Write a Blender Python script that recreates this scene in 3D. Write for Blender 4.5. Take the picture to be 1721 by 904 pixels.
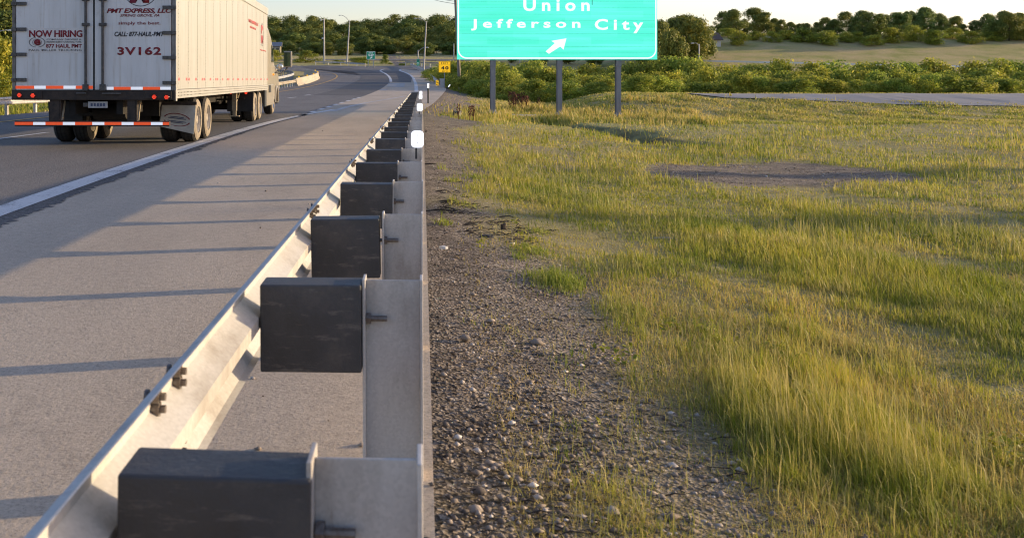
import bpy, bmesh, math, random
import numpy as np
from mathutils import Vector, Matrix

for o in list(bpy.data.objects):
    bpy.data.objects.remove(o)
SC = bpy.context.scene
COL = SC.collection
rnd = random.Random(7)
R = math.radians

# ------------------------------------------------------------------ camera, sky, sun, exposure
HC, HY, F, CX = 1.42, 134.0, 1750.0, 600.0     # camera height, horizon row, focal length in px, optical axis column
cam_d = bpy.data.cameras.new('camera')
cam = bpy.data.objects.new('camera', cam_d)
COL.objects.link(cam)
cam.location = (0, 0, HC)
cam.rotation_euler = (R(90), 0, 0)
cam_d.sensor_width = 36.0
cam_d.lens = 36.0 * F / 1721.0
cam_d.shift_x = (860.5 - CX) / 1721.0
cam_d.shift_y = -(452.0 - HY) / 1721.0
cam_d.clip_start = 0.05
cam_d.clip_end = 3000
cam_d.dof.use_dof = True
cam_d.dof.focus_distance = 24.0
cam_d.dof.aperture_fstop = 7.0
SC.camera = cam

SUN_EL, SUN_AZ = R(8.8), R(13.0)               # sun over the right side, a little ahead
sun_dir = Vector((math.cos(SUN_EL) * math.cos(SUN_AZ), math.cos(SUN_EL) * math.sin(SUN_AZ), math.sin(SUN_EL)))
W = bpy.data.worlds.new('World')
SC.world = W
W.use_nodes = True
nt = W.node_tree
nt.nodes.clear()
sky = nt.nodes.new('ShaderNodeTexSky')
sky.sky_type = 'NISHITA'
sky.sun_disc = False
sky.sun_elevation = SUN_EL
sky.sun_rotation = math.pi / 2 - SUN_AZ
sky.altitude = 200
sky.air_density = 1.0
sky.dust_density = 1.0
sky.ozone_density = 2.2
bg = nt.nodes.new('ShaderNodeBackground')
bg.inputs['Strength'].default_value = 0.119
wo = nt.nodes.new('ShaderNodeOutputWorld')
tint = nt.nodes.new('ShaderNodeMix')
tint.data_type = 'RGBA'; tint.blend_type = 'MULTIPLY'; tint.inputs[0].default_value = 1.0
tint.inputs[7].default_value = (1.05, .885, .975, 1)      # hazy evening air, a little less cyan
nt.links.new(sky.outputs[0], tint.inputs[6])
nt.links.new(tint.outputs[2], bg.inputs[0])
nt.links.new(bg.outputs[0], wo.inputs[0])
sd = bpy.data.lights.new('sun', 'SUN')
sd.energy = 2.4
sd.angle = R(0.53)
sd.color = (1.0, 0.77, 0.47)
so = bpy.data.objects.new('sun', sd)
COL.objects.link(so)
so.rotation_euler = (-sun_dir).to_track_quat('-Z', 'Y').to_euler()
SC.view_settings.view_transform = 'Standard'
SC.view_settings.look = 'None'
SC.view_settings.exposure = 1.47
SC.view_settings.gamma = 1.0
SC.cycles.filter_width = 1.1
SC.cycles.max_bounces = 6
SC.cycles.transparent_max_bounces = 8

# ------------------------------------------------------------------ terrain functions
A2 = 4.56 / 175.0 ** 2
def zr(Y):
    Y = np.asarray(Y, float)
    z = np.where(Y < 45, 0.0, A2 * (np.minimum(Y, 220) - 45) ** 2)
    z = z + np.clip(Y - 220, 0, 65) * 0.052 + np.clip(Y - 285, 0, 170) * 0.07
    return z
def ss(x, a, b):
    t = np.clip((np.asarray(x, float) - a) / (b - a), 0, 1)
    return t * t * (3 - 2 * t)
YEL = [(-13.4, -14), (-12.7, 12), (-12.05, 35), (-10.2, 58), (-8.6, 74), (-6.9, 92), (-5.05, 112), (-3.6, 135),
       (-2.95, 150), (-3.05, 162), (-3.9, 173), (-6.5, 183), (-13, 193), (-28, 202), (-60, 210), (-110, 216)]
def Xl(Y):
    return np.interp(Y, [p[1] for p in YEL[:12]], [p[0] - 2.6 for p in YEL[:12]])
def Xr(Y):
    return np.interp(Y, [-20, 3.7, 48, 60, 82, 103, 112, 155, 188, 205, 230], [-1.2, .29, 3.05, 4.4, 6.7, 8.9, 9.2, 11.4, 12.5, 16, 16])
def bumps(X, Y):
    return (np.sin(X * 1.9 + 1.3 * np.sin(Y * .7)) * np.sin(Y * 1.3 + .8 * np.sin(X * 1.1)) * .5
            + np.sin(X * .61 + 2.1) * np.sin(Y * .43 + X * .21) + .35 * np.sin(X * 4.3 + Y * 1.7) * np.sin(Y * 3.9 - X * 1.1))
def hz(X, Y):
    X = np.asarray(X, float); Y = np.asarray(Y, float)
    d = X - Xr(Y)
    dl = Xl(Y) - X
    dd = np.maximum(d, 0)
    Dp = .45 + .5 * ss(Y, 58, 80) + 2.2 * ss(Y, 80, 120) - 3.0 * ss(Y, 195, 235)
    side = -Dp * (1 - np.exp(-dd / (3.5 + 5 * ss(Y, 60, 110))))
    side = side - .35 * (1 - np.exp(-np.maximum(dl, 0) / 3.0)) * (1 - ss(Y, 150, 175))
    side = side + 1.06 * ss(X - .172 * Y, .3, 6.5) * ss(Y, 47, 68) * (1 - ss(Y, 86, 100))
    side = side - (.36 + .2 * bumps(X * 1.3, Y * .9)) * np.exp(-((X - (8.3 + (45 - Y) * .085 + .5 * np.sin(Y * .55))) / (.6 + .25 * np.sin(Y * .9))) ** 2) * ss(Y, 27, 31) * (1 - ss(Y, 43, 47))
    side = side + 6.3 * ss(X - .2 * Y, 8, 24) * ss(Y, 130, 230)
    side = side - np.clip(Y - 285, 0, 170) * 0.06 * ss(X / np.maximum(Y, 1), .23, .30)
    side = side + 13 * ss(-X, 25, 110) * ss(Y, 225, 330)
    off = np.maximum(d - .3, dl - .3)
    far = (Y > 214)
    off = np.where(far, 3.0, off)
    side = side + .035 * bumps(X, Y) * ss(off, 0.0, 2.0)
    return zr(Y) - .03 + side
_Yg = np.linspace(1.0, 228, 9000)
_yg = HY + (HC - zr(_Yg)) * F / _Yg
def G(px, py):
    """ground point of the road surface seen at a photo position"""
    Y = float(np.interp(-py, -_yg, _Yg))
    return ((px - CX) / F * Y, Y)
def GX(px, Y):
    return (px - CX) / F * Y
def ZP(py, Y):
    return HC + (HY - py) * Y / F
def hz1(x, y):
    return float(hz(np.array([x]), np.array([y]))[0])

# ------------------------------------------------------------------ materials
def nodes_of(name):
    m = bpy.data.materials.new(name)
    m.use_nodes = True
    t = m.node_tree
    p = t.nodes['Principled BSDF']
    return m, t, p
def noise(t, scale, detail=6, rough=.6, vec=None):
    n = t.nodes.new('ShaderNodeTexNoise')
    n.inputs['Scale'].default_value = scale
    n.inputs['Detail'].default_value = detail
    n.inputs['Roughness'].default_value = rough
    if vec: t.links.new(vec, n.inputs['Vector'])
    return n
def ramp(t, fac, stops):
    r = t.nodes.new('ShaderNodeValToRGB')
    e = r.color_ramp.elements
    while len(e) > 1: e.remove(e[-1])
    e[0].position, e[0].color = stops[0][0], (*stops[0][1], 1) if len(stops[0][1]) == 3 else stops[0][1]
    for p, c in stops[1:]:
        x = e.new(p); x.color = (*c, 1)
    t.links.new(fac, r.inputs[0])
    return r
def mixc(t, fac, a, b, mode='MIX'):
    m = t.nodes.new('ShaderNodeMix')
    m.data_type = 'RGBA'; m.blend_type = mode
    for s, v in ((0, fac), (6, a), (7, b)):
        if hasattr(v, 'is_linked'): t.links.new(v, m.inputs[s])
        elif s == 0: m.inputs[0].default_value = v
        else: m.inputs[s].default_value = (*v, 1)
    return m.outputs[2]
def coord(t, which='Object'):
    return t.nodes.new('ShaderNodeTexCoord').outputs[which]
def position(t):
    return t.nodes.new('ShaderNodeNewGeometry').outputs['Position']
def scaled(t, vec, s):
    m = t.nodes.new('ShaderNodeVectorMath'); m.operation = 'MULTIPLY'
    t.links.new(vec, m.inputs[0]); m.inputs[1].default_value = s
    return m.outputs[0]
def bump(t, p, h, strength=.3, dist=.01):
    b = t.nodes.new('ShaderNodeBump')
    b.inputs['Strength'].default_value = strength
    b.inputs['Distance'].default_value = dist
    t.links.new(h, b.inputs['Height'])
    t.links.new(b.outputs[0], p.inputs['Normal'])
def pmat(name, c1, c2=None, scale=3.0, rough=.6, metal=0.0, bmp=0.0, bscale=40.0, stretch=(1, 1, 1), lo=.35, hi=.65, emit=None, estr=0.0, spec=.4):
    m, t, p = nodes_of(name)
    c2 = c2 or tuple(x * .75 for x in c1)
    v = scaled(t, coord(t), stretch)
    n = noise(t, scale, 7, .65, v)
    r = ramp(t, n.outputs[0], [(lo, c1), (hi, c2)])
    t.links.new(r.outputs[0], p.inputs['Base Color'])
    p.inputs['Roughness'].default_value = rough
    p.inputs['Metallic'].default_value = metal
    p.inputs['Specular IOR Level'].default_value = spec
    if bmp:
        bump(t, p, noise(t, bscale, 4, .6, v).outputs[0], bmp, .01)
    if emit:
        p.inputs['Emission Color'].default_value = (*emit, 1)
        p.inputs['Emission Strength'].default_value = estr * .4
    return m
def paved(name, base, dark, light, grain=180, stain=.35, bstr=.5, bdist=.006, tine=False, crack=0.0, coarse=.16):
    """asphalt / concrete: fine aggregate speckle, broad wear, stains"""
    m, t, p = nodes_of(name)
    v = position(t)
    g = noise(t, grain, 3, .7, v)
    r1 = ramp(t, g.outputs[0], [(.30, dark), (.48, base), (.62, base), (.78, light)])
    w = noise(t, .55, 8, .62, scaled(t, v, (1.0, .28, 1)))
    r2 = ramp(t, w.outputs[0], [(.3, (1 - stain,) * 3), (.55, (1, 1, 1)), (.75, (1 + stain * .25,) * 3)])
    c = mixc(t, 1.0, r1.outputs[0], r2.outputs[0], 'MULTIPLY')
    w2 = noise(t, 15, 9, .82, v)
    r3 = ramp(t, w2.outputs[0], [(.33, (1 - coarse,) * 3), (.5, (1, 1, 1)), (.66, (1 + coarse * .8,) * 3)])
    c = mixc(t, 1.0, c, r3.outputs[0], 'MULTIPLY')
    if crack:
        vo = t.nodes.new('ShaderNodeTexVoronoi'); vo.feature = 'DISTANCE_TO_EDGE'
        vo.inputs['Scale'].default_value = .22
        wn = noise(t, .9, 4, .6, v)
        av = t.nodes.new('ShaderNodeVectorMath'); av.operation = 'ADD'
        t.links.new(v, av.inputs[0]); t.links.new(scaled(t, wn.outputs[1], (1.4, 1.4, 0)), av.inputs[1])
        t.links.new(av.outputs[0], vo.inputs['Vector'])
        rc = ramp(t, vo.outputs['Distance'], [(.0, (.4,) * 3), (.0022, (.5,) * 3), (.006, (1, 1, 1))])
        c = mixc(t, crack, c, mixc(t, 1.0, c, rc.outputs[0], 'MULTIPLY'))
    t.links.new(c, p.inputs['Base Color'])
    p.inputs['Roughness'].default_value = .85
    p.inputs['Specular IOR Level'].default_value = .3
    g2 = noise(t, grain * .55, 5, .75, v)
    bump(t, p, g2.outputs[0], bstr, bdist)
    return m
M = {}
M['asphalt'] = paved('asphalt', (.195, .178, .162), (.065, .060, .058), (.50, .46, .41), 48, .22, 1.0, .02, coarse=.42)
M['asphalt_dark'] = paved('asphalt_dark', (.125, .114, .105), (.06, .056, .053), (.20, .18, .165), 120, .2, .6, .01)
M['side_asphalt'] = paved('side_asphalt', (.30, .28, .26), (.18, .17, .16), (.40, .38, .36), 40, .25, .4, .006)
M['concrete'] = paved('concrete', (.52, .42, .31), (.30, .24, .18), (.66, .55, .43), 75, .20, .8, .008, crack=.18, coarse=.20)
M['concrete_pale'] = paved('concrete_pale', (.42, .40, .37), (.28, .26, .24), (.52, .5, .46), 160, .2, .4, .006)
M['barrier_concrete'] = paved('barrier_concrete', (.46, .40, .31), (.30, .26, .2), (.55, .5, .4), 40, .3, .3, .006)
def line_mat(name, col, under, wear):
    m, t, p = nodes_of(name)
    v = position(t)
    n = noise(t, 26, 6, .75, v)
    n2 = noise(t, 1.6, 5, .6, v)
    ad = t.nodes.new('ShaderNodeMath'); ad.operation = 'MULTIPLY_ADD'
    t.links.new(n.outputs[0], ad.inputs[0]); ad.inputs[1].default_value = .7
    mu = t.nodes.new('ShaderNodeMath'); mu.operation = 'MULTIPLY'; mu.inputs[1].default_value = .5
    t.links.new(n2.outputs[0], mu.inputs[0]); t.links.new(mu.outputs[0], ad.inputs[2])
    r = ramp(t, ad.outputs[0], [(wear, under), (wear + .06, col)])
    t.links.new(r.outputs[0], p.inputs['Base Color'])
    p.inputs['Roughness'].default_value = .7
    bump(t, p, noise(t, 90, 4, .7, v).outputs[0], .5, .006)
    return m
M['white_line'] = line_mat('white_line', (.62, .60, .57), (.24, .22, .21), .50)
M['white_line_worn'] = line_mat('white_line_worn', (.55, .53, .50), (.34, .30, .26), .57)
M['yellow_line'] = line_mat('yellow_line', (.58, .33, .06), (.17, .14, .10), .50)
M['tar_edge'] = paved('tar_edge', (.13, .12, .112), (.04, .037, .035), (.62, .56, .50), 26, .3, 1.0, .03, coarse=.65)

def galv(name, c, rust=.25, spang=120, metal=.3, rough=.5):
    m, t, p = nodes_of(name)
    v = position(t)
    vo = t.nodes.new('ShaderNodeTexVoronoi'); vo.inputs['Scale'].default_value = spang; t.links.new(v, vo.inputs['Vector'])
    r1 = ramp(t, vo.outputs['Color'], [(.1, tuple(x * .91 for x in c)), (.9, tuple(min(.9, x * 1.06) for x in c))])
    n = noise(t, 3.2, 7, .65, scaled(t, v, (1, .5, .35)))
    r2 = ramp(t, n.outputs[0], [(.30, (.58, .54, .49)), (.5, (.95, .94, .92)), (.7, (1.06, 1.06, 1.05))])
    cc = mixc(t, 1.0, r1.outputs[0], r2.outputs[0], 'MULTIPLY')
    n3 = noise(t, 7.5, 8, .75, scaled(t, v, (1.2, 1.2, .22)))
    r3 = ramp(t, n3.outputs[0], [(.62, (0, 0, 0)), (.74, (rust,) * 3)])
    cc = mixc(t, r3.outputs[0], cc, (.16, .085, .045))
    t.links.new(cc, p.inputs['Base Color'])
    p.inputs['Metallic'].default_value = metal
    rr = ramp(t, n.outputs[0], [(.3, (rough + .25,) * 3), (.65, (rough,) * 3)])
    t.links.new(rr.outputs[0], p.inputs['Roughness'])
    bump(t, p, noise(t, 5, 5, .6, v).outputs[0], .12, .02)
    return m
M['galvanised'] = galv('galvanised', (.48, .49, .50), .3)
M['galvanised_warm'] = galv('galvanised_warm', (.50, .49, .465), .35, 110, .2, .55)
M['post_steel'] = galv('post_steel', (.54, .52, .50), .7, 130, .12, .6)
M['sign_post'] = pmat('sign_post', (.30, .30, .315), (.22, .22, .235), 5, .55, .35, .1, 50, (1, 1, .3))
def block_mat():
    m, t, p = nodes_of('block_black')
    v = coord(t)
    oi = t.nodes.new('ShaderNodeObjectInfo')
    ad = t.nodes.new('ShaderNodeVectorMath'); ad.operation = 'ADD'
    cb = t.nodes.new('ShaderNodeCombineXYZ')
    mu = t.nodes.new('ShaderNodeMath'); mu.operation = 'MULTIPLY'; mu.inputs[1].default_value = 37.0
    t.links.new(oi.outputs['Random'], mu.inputs[0]); t.links.new(mu.outputs[0], cb.inputs[0]); t.links.new(mu.outputs[0], cb.inputs[2])
    t.links.new(v, ad.inputs[0]); t.links.new(cb.outputs[0], ad.inputs[1])
    v = ad.outputs[0]
    n = noise(t, 5, 8, .7, v)
    r = ramp(t, n.outputs[0], [(.3, (.026, .027, .030)), (.52, (.046, .047, .050)), (.68, (.085, .080, .074))])
    n2 = noise(t, 22, 6, .75, scaled(t, v, (.35, 1, 1.6)))
    r2 = ramp(t, n2.outputs[0], [(.565, (0, 0, 0)), (.68, (.6,) * 3)])
    c = mixc(t, r2.outputs[0], r.outputs[0], (.16, .148, .13))
    r3 = ramp(t, oi.outputs['Random'], [(0, (.8, .8, .82)), (1, (1.25, 1.22, 1.2))])
    c = mixc(t, 1.0, c, r3.outputs[0], 'MULTIPLY')
    t.links.new(c, p.inputs['Base Color'])
    rr = ramp(t, n.outputs[0], [(.3, (.42,) * 3), (.65, (.75,) * 3)])
    t.links.new(rr.outputs[0], p.inputs['Roughness'])
    bump(t, p, noise(t, 60, 5, .7, v).outputs[0], .35, .01)
    return m
M['block_black'] = block_mat()
M['bolt'] = pmat('bolt', (.22, .20, .185), (.13, .10, .08), 60, .5, .6)
M['rust'] = pmat('rust', (.07, .045, .03), (.03, .022, .018), 6, .8, 0, .3, 50)
M['reflector'] = pmat('reflector', (.85, .86, .9), (.8, .82, .88), 30, .35, 0, emit=(.93, .95, 1.0), estr=.9)  # emission stands in for light thrown back by the marker face
M['white_plastic'] = pmat('white_plastic', (.78, .78, .77), (.66, .65, .62), 12, .5, 0)
M['dark_plastic'] = pmat('dark_plastic', (.035, .035, .037), (.06, .058, .055), 12, .6, 0)
M['pole_grey'] = pmat('pole_grey', (.44, .43, .42), (.34, .33, .32), 4, .6, .2, .05, 60, (1, 1, .2))
M['pole_wood'] = pmat('pole_wood', (.30, .255, .21), (.17, .14, .11), 6, .85, 0, .4, 60, (1, 1, .08))
M['wire'] = pmat('wire', (.03, .03, .03), (.02, .02, .02), 3, .6)
M['yellow_sign'] = pmat('yellow_sign', (.78, .42, .012), (.72, .38, .01), 3, .45, 0, emit=(.85, .47, .01), estr=.75)  # self-lit yellow, imitating light returned by retroreflective sheeting
M['green_sign'] = pmat('green_sign', (.01, .28, .16), (.012, .24, .14), 3, .45, 0, emit=(.01, .30, .17), estr=.15)  # faint emission imitates light returned by the green sheeting
M['black_paint'] = pmat('black_paint', (.02, .02, .02), (.03, .03, .03), 4, .5)
M['white_legend'] = pmat('white_legend', (.8, .82, .8), (.76, .78, .76), 4, .4, 0, emit=(1, 1, 1), estr=.75)  # letters and border emit, in place of retroreflected light
M['white_legend_dim'] = pmat('white_legend_dim', (.7, .74, .72), (.66, .7, .68), 4, .4, 0, emit=(1, 1, 1), estr=.2)  # weak emission imitates light returned by distant lettering
def big_sign_mat():
    m, t, p = nodes_of('turquoise_sheeting')
    v = coord(t)
    br = t.nodes.new('ShaderNodeTexBrick')
    br.inputs['Scale'].default_value = 1.0
    br.inputs['Brick Width'].default_value = 2.4
    br.inputs['Row Height'].default_value = .3048
    br.inputs['Mortar Size'].default_value = .0
    br.inputs['Color1'].default_value = (.065, .72, .50, 1)
    br.inputs['Color2'].default_value = (.10, .79, .585, 1)
    sw = t.nodes.new('ShaderNodeSeparateXYZ'); t.links.new(v, sw.inputs[0])
    cb = t.nodes.new('ShaderNodeCombineXYZ'); t.links.new(sw.outputs[0], cb.inputs[0]); t.links.new(sw.outputs[2], cb.inputs[1])
    t.links.new(cb.outputs[0], br.inputs['Vector'])
    n = noise(t, 2.2, 3, .5, scaled(t, v, (.12, 1, 2.2)))
    r = ramp(t, n.outputs[0], [(.35, (.88, .95, .92)), (.65, (1.25, 1.03, 1.12))])
    c = mixc(t, 1.0, br.outputs[0], r.outputs[0], 'MULTIPLY')
    t.links.new(c, p.inputs['Base Color'])
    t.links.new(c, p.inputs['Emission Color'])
    p.inputs['Emission Strength'].default_value = .36  # unlit panel made to glow, imitating flash light returned by its sheeting
    p.inputs['Roughness'].default_value = .4
    return m
M['big_sign'] = big_sign_mat()
M['seam_green'] = pmat('seam_green', (.02, .22, .15), (.02, .18, .12), 3, .6)
M['sign_back'] = pmat('sign_back', (.45, .46, .47), (.36, .37, .38), 3, .5, .4)

def side_white():
    m, t, p = nodes_of('trailer_side_white')
    v = coord(t)
    n = noise(t, 3.0, 6, .6, scaled(t, v, (1, 1.2, .12)))
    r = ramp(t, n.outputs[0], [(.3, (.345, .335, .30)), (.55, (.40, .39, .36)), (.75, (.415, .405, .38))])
    n2 = noise(t, 9, 5, .7, scaled(t, v, (1, .5, 1)))
    r2 = ramp(t, n2.outputs[0], [(.32, (.93, .92, .90)), (.5, (1, 1, 1))])
    t.links.new(mixc(t, 1.0, r.outputs[0], r2.outputs[0], 'MULTIPLY'), p.inputs['Base Color'])
    p.inputs['Roughness'].default_value = .42
    p.inputs['Specular IOR Level'].default_value = .35
    n3 = noise(t, 1.4, 3, .5, scaled(t, v, (1, 1.1, .25)))
    bump(t, p, n3.outputs[0], .25, .03)
    return m
M['trailer_side'] = side_white()
M['door_white'] = pmat('door_white', (.60, .60, .585), (.47, .465, .45), 1.6, .5, 0, .08, 20, (1.4, 1, .35), lo=.38, hi=.78)
def door_mat():
    m, t, p = nodes_of('door_white')
    v = coord(t)
    n = noise(t, 1.6, 6, .6, scaled(t, v, (1.4, 1, .35)))
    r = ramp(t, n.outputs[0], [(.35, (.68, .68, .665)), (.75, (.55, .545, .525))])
    n2 = noise(t, 7, 7, .7, scaled(t, v, (2.2, 1, .10)))
    r2 = ramp(t, n2.outputs[0], [(.52, (1, 1, 1)), (.72, (.80, .75, .68))])
    c = mixc(t, 1.0, r.outputs[0], r2.outputs[0], 'MULTIPLY')
    n3 = noise(t, 3, 8, .75, scaled(t, v, (1, 1, .8)))
    r3 = ramp(t, n3.outputs[0], [(.28, (.80, .78, .74)), (.42, (1, 1, 1))])
    t.links.new(mixc(t, 1.0, c, r3.outputs[0], 'MULTIPLY'), p.inputs['Base Color'])
    p.inputs['Roughness'].default_value = .5
    bump(t, p, noise(t, 2.2, 3, .5, v).outputs[0], .12, .02)
    return m
M['door_white'] = door_mat()
M['placard_white'] = pmat('placard_white', (.66, .645, .615), (.58, .56, .53), 4, .5)
M['frame_dark'] = pmat('frame_dark', (.024, .020, .018), (.055, .040, .030), 9, .8, 0, .25, 60)
M['side_post'] = pmat('side_post', (.10, .09, .08), (.28, .26, .24), 7, .6, .2, .2, 40, (1, 1, .35))
M['hinge'] = pmat('hinge', (.06, .058, .055), (.14, .13, .12), 20, .55, .4, .2, 60)
M['rod'] = pmat('rod', (.05, .05, .052), (.10, .095, .09), 15, .5, .4)
M['red_letter'] = pmat('red_letter', (.22, .012, .020), (.18, .012, .018), 8, .5)
M['black_letter'] = pmat('black_letter', (.02, .02, .025), (.03, .03, .035), 8, .5)
M['grey_letter'] = pmat('grey_letter', (.20, .19, .18), (.16, .15, .15), 8, .5)
M['blue_letter'] = pmat('blue_letter', (.06, .075, .14), (.05, .06, .11), 8, .5)
M['side_red'] = pmat('side_red', (.55, .10, .10), (.5, .09, .09), 8, .5)
M['tape_red'] = pmat('tape_red', (.75, .075, .018), (.62, .05, .012), 20, .35, 0, emit=(1, .12, .03), estr=.40)  # red tape emits a little, in place of retroreflected light
M['tape_white'] = pmat('tape_white', (.78, .78, .80), (.70, .70, .74), 20, .35, 0, emit=(.9, .92, 1.0), estr=.45)  # added glow on the white tape blocks imitates returned light
M['tail_red'] = pmat('tail_red', (.10, .008, .006), (.07, .007, .006), 60, .25)
M['tail_glow'] = pmat('tail_glow', (.8, .03, .01), (.7, .02, .01), 60, .3, emit=(1, .07, .03), estr=1.0)
M['tyre'] = pmat('tyre', (.022, .021, .021), (.045, .041, .037), 14, .85, 0, .3, 70)
M['sidewall'] = pmat('sidewall', (.30, .25, .18), (.20, .165, .12), 10, .8, 0, .1, 40)
M['rim'] = pmat('rim', (.55, .50, .42), (.36, .31, .25), 10, .45, .25)
M['rim_chrome'] = pmat('rim_chrome', (.75, .74, .72), (.6, .58, .55), 8, .22, .85)
M['flap_white'] = pmat('flap_white', (.62, .58, .50), (.44, .40, .33), 3.5, .6, 0, .1, 15)
M['flap_black'] = pmat('flap_black', (.018, .018, .02), (.03, .03, .03), 6, .7)
M['under'] = pmat('under', (.012, .011, .010), (.024, .020, .017), 8, .85)
M['leg_cream'] = pmat('leg_cream', (.40, .34, .24), (.26, .20, .13), 9, .6)
M['cab_paint'] = pmat('cab_paint', (.33, .295, .235), (.28, .25, .195), 2, .3, 0, spec=.6)
M['cab_dark'] = pmat('cab_dark', (.03, .03, .03), (.045, .045, .045), 5, .45)
M['cab_chrome'] = pmat('cab_chrome', (.7, .69, .66), (.55, .54, .5), 4, .18, .9)
M['glass_dark'] = pmat('glass_dark', (.03, .05, .04), (.05, .09, .05), 6, .05, .6)
M['amber'] = pmat('amber', (.8, .3, .03), (.7, .25, .02), 20, .3, emit=(1, .4, .05), estr=.5)
M['plate'] = pmat('plate', (.45, .45, .43), (.28, .28, .30), 14, .5)
M['brick'] = pmat('brick', (.20, .11, .07), (.28, .17, .11), 5, .85)
M['roof'] = pmat('roof', (.10, .075, .06), (.14, .10, .08), 5, .85)
M['siding'] = pmat('siding', (.24, .21, .13), (.18, .16, .10), 3, .8)
M['roof_blue'] = pmat('roof_blue', (.19, .21, .24), (.15, .17, .20), 2, .6)
M['house_white'] = pmat('house_white', (.66, .62, .58), (.58, .54, .5), 4, .7)
M['window'] = pmat('window', (.04, .05, .06), (.06, .07, .08), 3, .1)
M['bark'] = pmat('bark', (.10, .075, .055), (.055, .042, .03), 8, .9, 0, .5, 30, (1, 1, .2))
M['dock'] = pmat('dock', (.075, .022, .014), (.13, .045, .022), 12, .9)
M['straw'] = pmat('straw', (.36, .27, .13), (.26, .20, .09), 6, .85)
M['stick'] = pmat('stick', (.028, .022, .018), (.06, .046, .035), 14, .9)
M['board'] = pmat('board', (.42, .36, .27), (.30, .25, .18), 14, .85)
M['paper'] = pmat('paper', (.75, .74, .71), (.62, .6, .56), 10, .7)
def leaf_mat(name, cols, trans=.35, straw=False):
    m, t, p = nodes_of(name)
    g = t.nodes.new('ShaderNodeNewGeometry')
    oi = t.nodes.new('ShaderNodeObjectInfo')
    n = len(cols)
    r = ramp(t, g.outputs['Random Per Island'], [(i / max(1, n - 1), c) for i, c in enumerate(cols)])
    r2 = ramp(t, oi.outputs['Random'], [(0, (.72, .80, .66)), (.35, (1.0, 1.0, .9)), (.7, (1.12, 1.0, .75)), (1, (.9, 1.05, 1.0))])
    nz = noise(t, .55, 3, .6, position(t))
    r3 = ramp(t, nz.outputs[0], [(.33, (.70, .78, .75)), (.62, (1.22, 1.14, .95))])
    c = mixc(t, 1.0, r.outputs[0], r2.outputs[0], 'MULTIPLY')
    c = mixc(t, 1.0, c, r3.outputs[0], 'MULTIPLY')
    if straw:
        nb = noise(t, 1.15, 6, .7, position(t))
        rb = ramp(t, nb.outputs[0], [(.51, (0, 0, 0)), (.64, (.75,) * 3)])
        c = mixc(t, rb.outputs[0], c, (.50, .40, .19))
        nd = noise(t, .42, 4, .6, position(t))
        rd = ramp(t, nd.outputs[0], [(.38, (.62, .72, .55)), (.56, (1.08, 1.02, 1.0))])
        c = mixc(t, 1.0, c, rd.outputs[0], 'MULTIPLY')
    t.links.new(c, p.inputs['Base Color'])
    p.inputs['Roughness'].default_value = .6
    p.inputs['Specular IOR Level'].default_value = .25
    tr = t.nodes.new('ShaderNodeBsdfTranslucent')
    t.links.new(c, tr.inputs['Color'])
    mx = t.nodes.new('ShaderNodeMixShader')
    mx.inputs[0].default_value = trans
    t.links.new(p.outputs[0], mx.inputs[1]); t.links.new(tr.outputs[0], mx.inputs[2])
    t.links.new(mx.outputs[0], t.nodes['Material Output'].inputs['Surface'])
    return m
M['leaf_far'] = leaf_mat('leaf_far', [(.09, .125, .034), (.16, .20, .05), (.235, .265, .068), (.31, .31, .095)], .3)
M['leaf_bush'] = leaf_mat('leaf_bush', [(.19, .245, .04), (.31, .36, .06), (.42, .44, .085), (.50, .48, .12)], .5)
M['leaf_lime'] = leaf_mat('leaf_lime', [(.18, .22, .03), (.28, .30, .045), (.36, .34, .06)], .35)
M['grass'] = leaf_mat('grass', straw=True, cols=[(.18, .235, .035), (.26, .325, .05), (.34, .385, .075), (.40, .41, .10), (.46, .42, .16)], trans=.35)
M['grass_dry'] = leaf_mat('grass_dry', [(.36, .32, .11), (.46, .40, .16), (.55, .46, .24), (.36, .37, .10)], .3)

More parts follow.
